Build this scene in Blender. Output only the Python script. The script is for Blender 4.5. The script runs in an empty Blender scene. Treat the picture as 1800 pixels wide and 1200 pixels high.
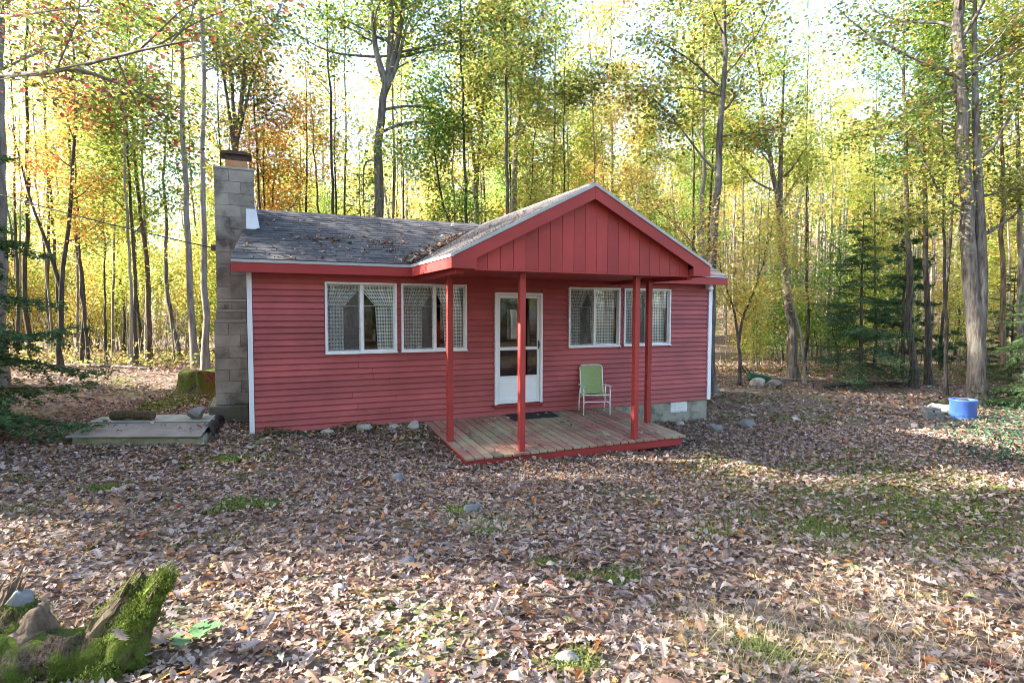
import bpy, bmesh, math, random
import numpy as np
from mathutils import Vector, Matrix
rad = math.radians
SC = bpy.context.scene
COL = SC.collection

# ------------------------------------------------------------------ camera
CAM = np.array([.041, -10.013, 1.958]); FPX = 1020.
YAW, PIT, ROLL = 24.118, 2.994, .129
cd = bpy.data.cameras.new('camera'); cam = bpy.data.objects.new('camera', cd); COL.objects.link(cam)
cd.sensor_width = 36; cd.lens = FPX / 1800 * 36; cd.clip_end = 600; cd.clip_start = .05
y_, p_, r_ = rad(YAW), rad(PIT), rad(ROLL)
FW = np.array([math.sin(y_) * math.cos(p_), math.cos(y_) * math.cos(p_), -math.sin(p_)])
RT = np.array([math.cos(y_), -math.sin(y_), 0.]); UP = np.cross(RT, FW)
RT, UP = RT * math.cos(r_) + UP * math.sin(r_), UP * math.cos(r_) - RT * math.sin(r_)
cam.matrix_world = Matrix(((RT[0], UP[0], -FW[0], CAM[0]), (RT[1], UP[1], -FW[1], CAM[1]),
                           (RT[2], UP[2], -FW[2], CAM[2]), (0, 0, 0, 1)))
SC.camera = cam
def atd(px, py, D):                    # survey helper: bearing of a photo point at a real distance D
    return CAM + (FW + (px - 900) / FPX * RT - (py - 600) / FPX * UP) * D

# ------------------------------------------------------------------ sky, sun, exposure
SUN_DIR = np.array([-.905, .425, 0.]); SUN_EL = 31.
az = math.atan2(SUN_DIR[0], SUN_DIR[1])          # clockwise from +Y
W = bpy.data.worlds.new('World'); SC.world = W; W.use_nodes = True
nt = W.node_tree; nt.nodes.clear()
sky = nt.nodes.new('ShaderNodeTexSky'); sky.sky_type = 'NISHITA'; sky.sun_disc = False
sky.sun_elevation = rad(SUN_EL); sky.sun_rotation = az; sky.dust_density = 2.0; sky.air_density = .8; sky.ozone_density = .8
bg = nt.nodes.new('ShaderNodeBackground'); bg.inputs[1].default_value = .15
ow = nt.nodes.new('ShaderNodeOutputWorld')
nt.links.new(sky.outputs[0], bg.inputs[0]); nt.links.new(bg.outputs[0], ow.inputs[0])
sl = bpy.data.lights.new('sun', 'SUN'); sun = bpy.data.objects.new('sun', sl); COL.objects.link(sun)
sl.energy = 4.7; sl.angle = rad(.6); sl.color = (1, .92, .8)
sd = Vector((SUN_DIR[0] * math.cos(rad(SUN_EL)), SUN_DIR[1] * math.cos(rad(SUN_EL)), math.sin(rad(SUN_EL))))
sun.rotation_euler = sd.to_track_quat('Z', 'Y').to_euler()
VS = SC.view_settings
VS.view_transform = 'Standard'; VS.look = 'None'; VS.gamma = 1; VS.use_curve_mapping = False
VS.exposure = 2.85
cy = SC.cycles
cy.max_bounces = 8; cy.diffuse_bounces = 4; cy.glossy_bounces = 3; cy.transmission_bounces = 4; cy.transparent_max_bounces = 10
cy.use_denoising = True; cy.filter_width = .9; cy.denoising_prefilter = 'ACCURATE'; cy.sample_clamp_indirect = 6

# ------------------------------------------------------------------ materials
MATS = {}
class NB:
    def __init__(s, name):
        s.m = bpy.data.materials.new(name); s.m.use_nodes = True; s.t = s.m.node_tree; s.t.nodes.clear()
        s.out = s.n('ShaderNodeOutputMaterial'); MATS[name] = s.m
    def n(s, typ, **k):
        nd = s.t.nodes.new(typ)
        for a, v in k.items(): setattr(nd, a, v)
        return nd
    def l(s, a, b): s.t.links.new(a, b)
    def sv(s, sock, v):
        if hasattr(v, 'is_output'): s.l(v, sock)
        elif isinstance(v, (tuple, list)): sock.default_value = tuple(v) + ((1,) if len(v) == 3 and sock.type == 'RGBA' else ())
        else: sock.default_value = v
    def coord(s, which='Object', scale=(1, 1, 1)):
        c = s.n('ShaderNodeTexCoord'); mp = s.n('ShaderNodeMapping'); s.l(c.outputs[which], mp.inputs[0])
        mp.inputs['Scale'].default_value = scale
        return mp.outputs[0]
    def noise(s, v, scale, detail=4, rough=.55, out='Fac'):
        nd = s.n('ShaderNodeTexNoise'); s.l(v, nd.inputs['Vector']); nd.inputs['Scale'].default_value = scale
        nd.inputs['Detail'].default_value = detail; nd.inputs['Roughness'].default_value = rough
        return nd.outputs[out]
    def ramp(s, fac, *stops):
        r = s.n('ShaderNodeValToRGB'); s.l(fac, r.inputs[0]); e = r.color_ramp.elements
        while len(e) < len(stops): e.new(.5)
        for k, (p, c) in enumerate(stops):
            e[k].position = p; c = (c, c, c) if isinstance(c, (int, float)) else c; e[k].color = tuple(c) + (1,)
        return r.outputs[0]
    def mix(s, f, a, b, mode='MIX'):
        m = s.n('ShaderNodeMix', data_type='RGBA', blend_type=mode)
        s.sv(m.inputs[0], f); s.sv(m.inputs[6], a); s.sv(m.inputs[7], b); return m.outputs[2]
    def math(s, op, a, b=0.):
        m = s.n('ShaderNodeMath', operation=op); s.sv(m.inputs[0], a); s.sv(m.inputs[1], b); return m.outputs[0]
    def bump(s, h, st=.3, d=.01):
        b = s.n('ShaderNodeBump'); s.l(h, b.inputs['Height']); b.inputs['Strength'].default_value = st; b.inputs['Distance'].default_value = d
        return b.outputs[0]
    def surf(s, col, rough=.7, normal=None, spec=.3, metal=0.):
        p = s.n('ShaderNodeBsdfPrincipled'); s.sv(p.inputs['Base Color'], col); s.sv(p.inputs['Roughness'], rough)
        p.inputs['Specular IOR Level'].default_value = spec; p.inputs['Metallic'].default_value = metal
        if normal is not None: s.l(normal, p.inputs['Normal'])
        s.l(p.outputs[0], s.out.inputs[0]); return s.m
    def rnd(s): return s.n('ShaderNodeObjectInfo').outputs['Random']

def simple(name, c1, c2, scale=6, rough=.7, bump=.2, bd=.004, spec=.3, stretch=(1, 1, 1), metal=0., objvar=.0, detail=5):
    b = NB(name); v = b.coord('Object', stretch); n = b.noise(v, scale, detail)
    c = b.mix(b.ramp(n, (.3, 0.), (.7, 1.)), c1, c2)
    if objvar: c = b.mix(1., c, b.ramp(b.rnd(), (0, 1 - objvar), (1, 1 + objvar)), 'MULTIPLY')
    n2 = b.noise(v, scale * 6, 3)
    return b.surf(c, rough, b.bump(n2, bump, bd) if bump else None, spec, metal)

def paint(name, base, worn, amt=.62, mot=(.78, 1.12)):
    b = NB(name); v = b.coord('Object'); g = b.n('ShaderNodeNewGeometry').outputs['Position']
    big = b.noise(g, 1.1, 5, .6); fine = b.noise(g, 42, 4)
    c = b.mix(1., base, b.ramp(big, (.25, mot[0]), (.75, mot[1])), 'MULTIPLY')
    c = b.mix(1., c, b.ramp(b.rnd(), (0, .84), (1, 1.12)), 'MULTIPLY')
    mp = b.n('ShaderNodeMapping'); b.l(g, mp.inputs[0]); mp.inputs['Scale'].default_value = (3, 3, 22)
    w = b.noise(mp.outputs[0], 4, 6, .7)
    c = b.mix(b.ramp(w, (amt, 0.), (amt + .16, .75)), c, worn)
    c = b.mix(b.ramp(fine, (.7, 0.), (.78, .5)), c, worn)
    return b.surf(c, .55, b.bump(fine, .12, .003), .3)
paint('red_siding', (.36, .078, .08), (.43, .19, .17), .62, (.70, 1.17))
paint('red_trim', (.33, .038, .036), (.42, .18, .15), .69)
paint('red_post', (.35, .043, .038), (.42, .17, .13), .65, (.72, 1.15))
paint('white_paint', (.74, .76, .8), (.5, .46, .42), .66, (.86, 1.05))
simple('white_metal', (.72, .74, .76), (.6, .6, .6), 9, .4, .05, spec=.5)
simple('drip_edge', (.42, .43, .44), (.32, .32, .31), 5, .5, .05, spec=.4)
simple('flashing', (.75, .78, .84), (.6, .63, .68), 5, .45, .1, spec=.5)
simple('dark_metal', (.03, .025, .025), (.10, .05, .035), 9, .6, .3, spec=.4)
simple('flue_clay', (.50, .27, .13), (.35, .18, .09), 8, .8, .2)
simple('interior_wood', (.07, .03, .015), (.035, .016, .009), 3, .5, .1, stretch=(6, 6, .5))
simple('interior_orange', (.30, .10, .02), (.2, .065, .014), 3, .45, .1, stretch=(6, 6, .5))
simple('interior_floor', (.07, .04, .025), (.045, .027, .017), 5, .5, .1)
simple('fridge_white', (.5, .5, .48), (.44, .44, .42), 5, .4, .0)
simple('chair_green', (.32, .40, .19), (.25, .33, .15), 40, .8, .3, .002)
simple('chair_frame', (.8, .82, .82), (.62, .62, .6), 14, .35, .05, spec=.5)
simple('black_rubber', (.02, .02, .022), (.045, .042, .04), 30, .8, .5)
simple('blue_plastic', (.04, .11, .42), (.06, .14, .46), 6, .42, .1, spec=.5)
simple('dark_green_plastic', (.02, .10, .06), (.03, .14, .08), 6, .5, .1)
simple('soil_dark', (.05, .035, .025), (.09, .06, .04), 14, .95, .6, .02)
simple('plate_grey', (.19, .17, .17), (.11, .095, .09), 3.2, .55, .25, spec=.4)
simple('plate_pale', (.26, .28, .25), (.17, .18, .15), 4, .75, .3)
simple('cable_black', (.02, .02, .02), (.03, .03, .03), 9, .6, 0)
simple('lamp_glass', (.7, .7, .66), (.6, .6, .58), 9, .3, 0, spec=.6)
simple('twig', (.15, .11, .085), (.09, .065, .05), 14, .9, .4)

def concrete(name, a, bcol, moss, mossamt, z0=None):
    b = NB(name); g = b.n('ShaderNodeNewGeometry').outputs['Position']
    n = b.noise(g, 3.2, 7, .62); f = b.noise(g, 60, 4, .6)
    c = b.mix(b.ramp(n, (.32, 0.), (.68, 1.)), a, bcol)
    c = b.mix(1., c, b.ramp(b.rnd(), (0, .84), (1, 1.14)), 'MULTIPLY')
    c = b.mix(b.ramp(f, (.3, .25), (.7, 0.)), c, (.08, .075, .07))
    mm = b.noise(g, 2.1, 6, .7)
    fac = b.ramp(mm, (mossamt, 0.), (mossamt + .14, .85))
    c = b.mix(fac, c, moss)
    return b.surf(c, .9, b.bump(f, .5, .006), .2)
concrete('block', (.34, .31, .265), (.20, .18, .155), (.07, .062, .055), .52)
concrete('mortar', (.36, .34, .31), (.28, .265, .245), (.10, .1, .07), .66)
concrete('foundation', (.36, .34, .28), (.25, .235, .19), (.055, .075, .035), .50)
concrete('footing', (.16, .15, .12), (.10, .095, .07), (.05, .07, .03), .48)
concrete('slab_concrete', (.28, .27, .20), (.19, .19, .13), (.08, .11, .04), .5)
concrete('rock', (.26, .25, .235), (.16, .15, .14), (.09, .09, .08), .6)
concrete('rock_blue', (.19, .195, .20), (.11, .115, .12), (.08, .09, .09), .62)
concrete('rock_white', (.44, .41, .36), (.30, .28, .24), (.12, .12, .08), .55)

def shingle_mat():
    b = NB('shingle'); g = b.n('ShaderNodeNewGeometry').outputs['Position']
    f = b.noise(g, 160, 3, .7); n = b.noise(g, 1.7, 6, .65); n3 = b.noise(g, 11, 4)
    c = b.mix(b.ramp(n, (.3, 0.), (.7, 1.)), (.052, .05, .056), (.10, .094, .092))
    c = b.mix(1., c, b.ramp(b.rnd(), (0, .7), (1, 1.35)), 'MULTIPLY')
    c = b.mix(1., c, b.ramp(f, (.25, .5), (.75, 1.5)), 'MULTIPLY')
    c = b.mix(b.ramp(n3, (.60, 0.), (.74, .45)), c, (.17, .155, .13))
    b.surf(c, .9, b.bump(f, .6, .004), .25)
shingle_mat()

def deck_mat():
    b = NB('deck_wood'); g = b.n('ShaderNodeNewGeometry').outputs['Position']
    mp = b.n('ShaderNodeMapping'); b.l(g, mp.inputs[0]); mp.inputs['Scale'].default_value = (26, 1.6, 8)
    gr = b.noise(mp.outputs[0], 3, 5, .65); pat = b.noise(g, .95, 4, .6); p2 = b.noise(g, 3.5, 5, .6)
    grey = b.mix(gr, (.24, .215, .13), (.37, .335, .215))
    red = b.mix(gr, (.25, .085, .075), (.36, .15, .13))
    f = b.math('ADD', b.math('MULTIPLY', pat, .75), b.math('MULTIPLY', p2, .35))
    c = b.mix(b.ramp(f, (.46, 0.), (.63, .8)), grey, red)
    c = b.mix(1., c, b.ramp(b.rnd(), (0, .74), (1, 1.18)), 'MULTIPLY')
    b.surf(c, .8, b.bump(gr, .35, .004), .25)
deck_mat()

def bark(name, c1, c2, lich=None, sx=9, sz=1.6):
    b = NB(name); v = b.coord('Object', (sx, sx, sz)); n = b.noise(v, 1.6, 6, .62)
    v2 = b.coord('Object', (1, 1, .6)); m = b.noise(v2, 2.2, 5)
    c = b.mix(b.ramp(n, (.34, 0.), (.66, 1.)), c1, c2)
    c = b.mix(1., c, b.ramp(b.rnd(), (0, .75), (1, 1.25)), 'MULTIPLY')
    if lich: c = b.mix(b.ramp(m, (.5, 0.), (.66, .7)), c, lich)
    b.surf(c, .95, b.bump(n, .9, .03), .12)
bark('bark_grey', (.05, .043, .037), (.18, .16, .14), (.19, .19, .16))
bark('bark_pale', (.12, .105, .09), (.27, .245, .215), (.24, .24, .2), 6, 1.1)
bark('bark_dark', (.03, .026, .023), (.10, .086, .075), (.09, .095, .07))
bark('bark_brown', (.07, .05, .035), (.20, .15, .11), (.12, .13, .06))

def moss_mat(name, a, bb, under=None, amt=.5):
    b = NB(name); v = b.coord('Object'); n = b.noise(v, 26, 4, .7); m = b.noise(v, 5, 5, .65)
    c = b.mix(n, a, bb); h = n
    if under:
        vv = b.coord('Object', (40, 40, 9)); w = b.noise(vv, 1.6, 6, .7)
        uc = b.mix(b.ramp(w, (.35, 0.), (.65, 1.)), *under)
        c = b.mix(b.ramp(m, (amt, 0.), (amt + .08, 1.)), uc, c); h = b.math('ADD', n, w)
    b.surf(c, 1., b.bump(h, 1., .05), .05)
moss_mat('moss', (.08, .13, .02), (.19, .26, .06))
moss_mat('stump_wood', (.08, .12, .02), (.17, .22, .05), ((.035, .026, .02), (.24, .18, .135)), .45)
moss_mat('log_wood', (.06, .07, .02), (.11, .12, .04), ((.07, .045, .028), (.20, .14, .09)), .58)

def leaf_mat(name, trans=.5, hue=.02, val=(.8, 1.2), gloss=.0):
    b = NB(name); a = b.n('ShaderNodeAttribute', attribute_name='leafcol').outputs['Color']
    hs = b.n('ShaderNodeHueSaturation'); b.l(a, hs.inputs['Color']); r = b.rnd()
    b.l(b.math('ADD', .5 - hue, b.math('MULTIPLY', r, 2 * hue)), hs.inputs['Hue'])
    b.l(b.math('ADD', val[0], b.math('MULTIPLY', b.math('FRACT', b.math('MULTIPLY', r, 7.31)), val[1] - val[0])), hs.inputs['Value'])
    d = b.n('ShaderNodeBsdfDiffuse'); b.l(hs.outputs[0], d.inputs[0])
    t = b.n('ShaderNodeBsdfTranslucent'); b.l(hs.outputs[0], t.inputs[0])
    mx = b.n('ShaderNodeMixShader'); mx.inputs[0].default_value = trans
    b.l(d.outputs[0], mx.inputs[1]); b.l(t.outputs[0], mx.inputs[2]); o = mx.outputs[0]
    if gloss:
        g = b.n('ShaderNodeBsdfGlossy'); g.inputs['Roughness'].default_value = .45
        m2 = b.n('ShaderNodeMixShader'); m2.inputs[0].default_value = gloss; b.l(o, m2.inputs[1]); b.l(g.outputs[0], m2.inputs[2]); o = m2.outputs[0]
    b.l(o, b.out.inputs[0])
leaf_mat('foliage', .64, .02, (.98, 1.28))
leaf_mat('needles', .2, .01)
leaf_mat('dead_leaf', .12, .0, (1, 1), .03)
leaf_mat('grass_blade', .35, .0, (1, 1))

def ground_mat():
    b = NB('forest_floor'); g = b.n('ShaderNodeNewGeometry').outputs['Position']
    vo = b.n('ShaderNodeTexVoronoi'); b.l(g, vo.inputs['Vector']); vo.inputs['Scale'].default_value = 13.
    wn = b.n('ShaderNodeTexWhiteNoise'); wn.noise_dimensions = '3D'; b.l(vo.outputs['Position'], wn.inputs[0])
    lc = b.ramp(wn.outputs[0], (0, (.06, .04, .03)), (.3, (.15, .10, .075)), (.6, (.23, .17, .14)), (.85, (.30, .24, .21)), (1, (.33, .15, .07)))
    n = b.noise(g, .55, 6, .65); n2 = b.noise(g, 9, 5, .7)
    soil = b.mix(n2, (.05, .036, .028), (.12, .09, .07))
    c = b.mix(b.ramp(n2, (.4, .35), (.6, .85)), soil, lc)
    mo = b.math('ADD', b.math('MULTIPLY', n, .8), b.math('MULTIPLY', n2, .25))
    c = b.mix(b.ramp(mo, (.56, 0.), (.66, .75)), c, b.mix(n2, (.06, .10, .02), (.14, .19, .05)))
    h = b.math('ADD', b.math('MULTIPLY', vo.outputs['Distance'], 1.), n2)
    b.surf(c, 1., b.bump(h, .6, .04), .05)
ground_mat()

def glass_mat():
    b = NB('glass'); t = b.n('ShaderNodeBsdfTransparent'); t.inputs[0].default_value = (.98, .99, .99, 1)
    g = b.n('ShaderNodeBsdfGlossy'); g.inputs['Roughness'].default_value = .02
    fr = b.n('ShaderNodeFresnel'); fr.inputs[0].default_value = 1.45
    m = b.n('ShaderNodeMixShader'); b.l(fr.outputs[0], m.inputs[0]); b.l(t.outputs[0], m.inputs[1]); b.l(g.outputs[0], m.inputs[2])
    b.l(m.outputs[0], b.out.inputs[0])
glass_mat()
def screen_mat():
    b = NB('insect_screen'); t = b.n('ShaderNodeBsdfTransparent'); d = b.n('ShaderNodeBsdfDiffuse'); d.inputs[0].default_value = (.2, .19, .19, 1)
    m = b.n('ShaderNodeMixShader'); n = b.noise(b.coord('Object'), 55, 3, .7)
    b.l(b.ramp(n, (.45, .10), (.66, .34)), m.inputs[0]); b.l(t.outputs[0], m.inputs[1]); b.l(d.outputs[0], m.inputs[2]); b.l(m.outputs[0], b.out.inputs[0])
screen_mat()
def gingham():
    b = NB('gingham'); u = b.n('ShaderNodeUVMap'); u.uv_map = 'UVMap'; s = b.n('ShaderNodeSeparateXYZ'); b.l(u.outputs[0], s.inputs[0])
    f = [b.math('GREATER_THAN', b.math('FRACT', b.math('MULTIPLY', s.outputs[k], 1 / .062)), .5) for k in (0, 1)]
    t = b.math('MULTIPLY', b.math('ADD', f[0], f[1]), .5)
    c = b.ramp(t, (0., (.93, .94, .95)), (.5, (.60, .66, .69)), (1., (.12, .16, .19)))
    d = b.n('ShaderNodeBsdfDiffuse'); b.l(c, d.inputs[0]); tr = b.n('ShaderNodeBsdfTranslucent'); b.l(c, tr.inputs[0])
    m = b.n('ShaderNodeMixShader'); m.inputs[0].default_value = .06; b.l(d.outputs[0], m.inputs[1]); b.l(tr.outputs[0], m.inputs[2]); b.l(m.outputs[0], b.out.inputs[0])
gingham()

# ------------------------------------------------------------------ mesh helpers
def link(o, parent=None):
    COL.objects.link(o)
    if parent is not None: o.parent = parent
    return o
def tag(o, label=None, cat=None, group=None, kind=None):
    for k, v in (('label', label), ('category', cat), ('group', group), ('kind', kind)):
        if v: o[k] = v
    return o
def empty(name, loc=(0, 0, 0), label=None, cat=None, group=None):
    o = bpy.data.objects.new(name, None); link(o); o.location = loc; o.empty_display_size = .1
    return tag(o, label, cat, group)
def fast_mesh(name, V, faces, mat, cols=None, smooth=False):
    """faces: list of (F,k) int arrays"""
    me = bpy.data.meshes.new(name); V = np.asarray(V, np.float32)
    faces = [np.asarray(f, np.int32) for f in faces if len(f)]
    me.vertices.add(len(V)); me.vertices.foreach_set('co', V.ravel())
    li = np.concatenate([f.ravel() for f in faces]); tot = np.concatenate([np.full(len(f), f.shape[1], np.int32) for f in faces])
    me.loops.add(len(li)); me.loops.foreach_set('vertex_index', li)
    me.polygons.add(len(tot)); me.polygons.foreach_set('loop_start', np.concatenate([[0], np.cumsum(tot)[:-1]]).astype(np.int32))
    me.polygons.foreach_set('use_smooth', np.full(len(tot), smooth, bool))
    me.update(calc_edges=True)
    if cols is not None:
        a = me.color_attributes.new('leafcol', 'FLOAT_COLOR', 'POINT')
        c4 = np.ones((len(V), 4), np.float32); c4[:, :3] = cols; a.data.foreach_set('color', c4.ravel())
    me.materials.append(MATS[mat] if isinstance(mat, str) else mat)
    return me
def mobj(name, me, parent=None, loc=(0, 0, 0), rot=None, scale=None):
    o = bpy.data.objects.new(name, me); link(o, parent); o.location = loc
    if rot is not None: o.rotation_euler = rot
    if scale is not None: o.scale = scale if hasattr(scale, '__len__') else (scale,) * 3
    return o
class MB:
    def __init__(s): s.v = []; s.f = {}; s.n = 0
    def add(s, V, faces):
        V = np.asarray(V, float)
        for f in faces: s.f.setdefault(len(f), []).append([i + s.n for i in f])
        s.v.append(V); s.n += len(V); return s
    def addarr(s, V, Q):
        s.v.append(np.asarray(V, float)); k = Q.shape[1]; s.f.setdefault(k, []).extend((Q + s.n).tolist()); s.n += len(V); return s
    def box(s, x0, x1, y0, y1, z0, z1):
        V = [(x0, y0, z0), (x1, y0, z0), (x1, y1, z0), (x0, y1, z0), (x0, y0, z1), (x1, y0, z1), (x1, y1, z1), (x0, y1, z1)]
        return s.add(V, [(0, 3, 2, 1), (4, 5, 6, 7), (0, 1, 5, 4), (1, 2, 6, 5), (2, 3, 7, 6), (3, 0, 4, 7)])
    def prism(s, poly, ax, a0, a1):
        """poly of 2D points, extruded along axis ax from a0 to a1"""
        n = len(poly)
        def P(p, a): q = list(p); q.insert(ax, a); return q
        V = [P(p, a0) for p in poly] + [P(p, a1) for p in poly]
        return s.add(V, [tuple(range(n)), tuple(range(2 * n - 1, n - 1, -1))] + [(i, i + n, (i + 1) % n + n, (i + 1) % n) for i in range(n)])
    def hexa(s, V): return s.add(V, [(0, 3, 2, 1), (4, 5, 6, 7), (0, 1, 5, 4), (1, 2, 6, 5), (2, 3, 7, 6), (3, 0, 4, 7)])
    def tube(s, pts, r, k=6, cap=True):
        V, Q = tube(pts, r, k); n0 = s.n; s.addarr(V, Q); m = len(pts)
        if cap:
            s.f.setdefault(k, []).append([n0 + i for i in range(k)][::-1]); s.f[k].append([n0 + (m - 1) * k + i for i in range(k)])
        return s
    def lathe(s, prof, k=20, c=(0, 0, 0)):
        V = []; m = len(prof)
        for r, z in prof:
            for i in range(k): a = 2 * math.pi * i / k; V.append((c[0] + r * math.cos(a), c[1] + r * math.sin(a), c[2] + z))
        F = [(j * k + i, j * k + (i + 1) % k, (j + 1) * k + (i + 1) % k, (j + 1) * k + i) for j in range(m - 1) for i in range(k)]
        return s.add(V, F)
    def mesh(s, name, mat, smooth=False, bevel=0.):
        me = fast_mesh(name, np.concatenate(s.v), [np.array(q) for q in s.f.values()], mat, None, smooth)
        bm = bmesh.new(); bm.from_mesh(me); bmesh.ops.recalc_face_normals(bm, faces=bm.faces)
        if bevel: bmesh.ops.bevel(bm, geom=bm.edges[:] , offset=bevel, segments=1, affect='EDGES', clamp_overlap=True)
        bm.to_mesh(me); bm.free(); return me
    def build(s, name, mat, parent=None, smooth=False, bevel=0., loc=(0, 0, 0), rot=None):
        return mobj(name, s.mesh(name, mat, smooth, bevel), parent, loc, rot)
def tube(pts, r, k=6):
    P = np.asarray(pts, float); n = len(P); r = np.broadcast_to(np.asarray(r, float), (n,))
    T = np.gradient(P, axis=0); T /= np.linalg.norm(T, axis=1)[:, None] + 1e-9
    ref = np.where(np.abs(T[:, 2:3]) > .9, np.array([[1., 0, 0]]), np.array([[0, 0, 1.]]))
    if np.abs(T[:, 2]).mean() > .75: ref = np.tile([[1., 0, 0]], (n, 1))
    elif np.abs(T[:, 2]).max() < .97: ref = np.tile([[0, 0, 1.]], (n, 1))
    A = np.cross(T, ref); A /= np.linalg.norm(A, axis=1)[:, None] + 1e-9; B = np.cross(T, A)
    an = np.arange(k) * 2 * np.pi / k
    V = (P[:, None] + r[:, None, None] * (A[:, None] * np.cos(an)[None, :, None] + B[:, None] * np.sin(an)[None, :, None])).reshape(-1, 3)
    i = np.arange(n - 1)[:, None] * k; j = np.arange(k)[None]; j2 = (j + 1) % k
    Q = np.stack([i + j, i + j2, i + k + j2, i + k + j], -1).reshape(-1, 4)
    return V, Q
def vnoise(P, seed, sc=1.):
    """cheap smooth pseudo noise, -1..1"""
    r = np.random.RandomState(seed); o = np.zeros(len(P)); P = np.asarray(P)
    for q in range(6):
        d = r.normal(size=P.shape[1]) * sc * (1 + .45 * q); o += np.sin(P @ d + r.uniform(0, 6.28)) / (1 + .5 * q)
    return o / 2.6

# ------------------------------------------------------------------ ground
GP = np.array([(0, -.2, -.04), (1.5, -.2, -.05), (-.6, .9, .12), (-2.4, 0, .0), (-1.5, -.6, -.02), (-1, 4, .16), (-3.3, 8.3, .33), (2.8, -2.4, -.27), (5, -2.7, -.36), (6.9, -2.3, -.42),
               (9.3, -.2, -.46), (9.3, 3, -.4), (15.7, -1.7, -.62), (19, 0, -.62), (17, 7, -.52), (.04, -10, .33), (1, -7.7, .2), (3.7, -7.5, .03),
               (-.9, -6.4, .17), (6, -6, -.26), (12, -6, -.5), (-8, 2, .2), (-8, 12, .4), (6, 10, 0), (10, 14, -.1), (25, 8, -.5), (26, -6, -.7), (3, -4.5, -.1), (0, -3, -.02), (-4, -3, .05), (-3, -12, .4), (8, -13, .0)])
def gz(x, y):
    x = np.asarray(x, float); y = np.asarray(y, float)
    d2 = (x[..., None] - GP[:, 0]) ** 2 + (y[..., None] - GP[:, 1]) ** 2
    w = 1 / (d2 + .8) ** 1.7
    z = (w * GP[:, 2]).sum(-1) / w.sum(-1)
    z = z + .025 * np.sin(x * 1.9 + .7 * y) * np.sin(y * 1.6 - .4 * x) + .015 * np.sin(4.1 * x + 2.) * np.cos(3.7 * y)
    q = np.stack([x - CAM[0], y - CAM[1]], -1) @ np.array([math.sin(y_), math.cos(y_)])
    lt = np.stack([x - CAM[0], y - CAM[1]], -1) @ np.array([math.cos(y_), -math.sin(y_)])
    hf = 1 / (1 + np.exp(-(lt / np.maximum(q, 1) + .42) * 14))
    z = z + (np.clip(q - 38, 0, 200) * .17 + np.clip(q - 70, 0, 200) * .08) * hf - np.clip(q - 26, 0, 60) * .05 * (1 - hf)
    return z
def gzs(x, y): return float(gz(np.array([x]), np.array([y]))[0])
def build_ground():
    def axis(lo, hi, fine0, fine1, f, c):
        a = [np.arange(fine0, fine1, f)]
        x = fine0; s = f; L = []
        while x > lo: s = min(s * 1.18, c); x -= s; L.append(x)
        x = fine1; s = f; R = []
        while x < hi: R.append(x); s = min(s * 1.18, c); x += s
        return np.concatenate([np.array(L[::-1]), a[0], np.array(R + [hi])])
    xs = axis(-240, 260, -6, 22, .16, 9); ys = axis(-120, 280, -10, 10, .16, 9)
    X, Y = np.meshgrid(xs, ys); Z = gz(X, Y)
    nx, ny = len(xs), len(ys); i = np.arange(ny - 1)[:, None] * nx + np.arange(nx - 1)[None]
    Q = np.stack([i, i + 1, i + nx + 1, i + nx], -1).reshape(-1, 4)
    me = fast_mesh('ground', np.stack([X, Y, Z], -1).reshape(-1, 3), [Q], 'forest_floor', None, True)
    return tag(mobj('ground', me), 'forest floor of brown fallen leaves and bare soil', 'ground', kind='structure')
GROUND = build_ground()

# ------------------------------------------------------------------ cottage
HW = 9.342; HD = 4.5; ZF = 2.54; ZE = 2.74; EV = .263; RY = 2.24; RZ = 3.876; SLP = (RZ - ZE) / (RY + EV)
GX0, GX1, GY = 2.54, 7.02, -2.46; GXM = (GX0 + GX1) / 2; GS = (RZ - ZE) / (GXM - GX0)
house = empty('cottage', (0, 0, 0), 'small red clapboard cottage with gabled front porch and block chimney', 'cottage')
WINS = [(1.136, 2.326), (2.403, 3.605), (5.726, 6.934), (7.03, 8.226)]; WZ0, WZ1 = 1.246, 2.433
DX0, DX1, DZ0, DZ1 = 4.155, 5.147, .20, 2.305
rng = random.Random(5)

fw = MB()     # sheathing behind the clapboards
xs_ = [0.02] + [v for w in WINS[:2] for v in w] + [DX0, DX1] + [v for w in WINS[2:] for v in w] + [HW - .02]
ops = [(a, b, WZ0, WZ1) for a, b in WINS] + [(DX0, DX1, DZ0, DZ1)]
for a, b in zip(xs_[:-1], xs_[1:]):
    op = [o for o in ops if abs(o[0] - a) < 1e-6]
    if op: fw.box(a, b, .0, .10, 0.0, op[0][2]); fw.box(a, b, 0., .10, op[0][3], 2.66)
    else: fw.box(a, b, .0, .10, 0.0, 2.66)
front_wall = fw.build('front_wall', 'red_siding', house)
NC = 26; EXPO = 2.6 / NC
def board(x0, x1, z0, z1, yoff=0.):
    zt = z1 - .012; m = MB(); m.prism([(-.040, z0), (-.001, z0 + .003), (-.001, z1), (-.003, z1), (-.003, zt - .020), (-.018, zt - .022)], 0, x0, x1)
    return m
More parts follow.
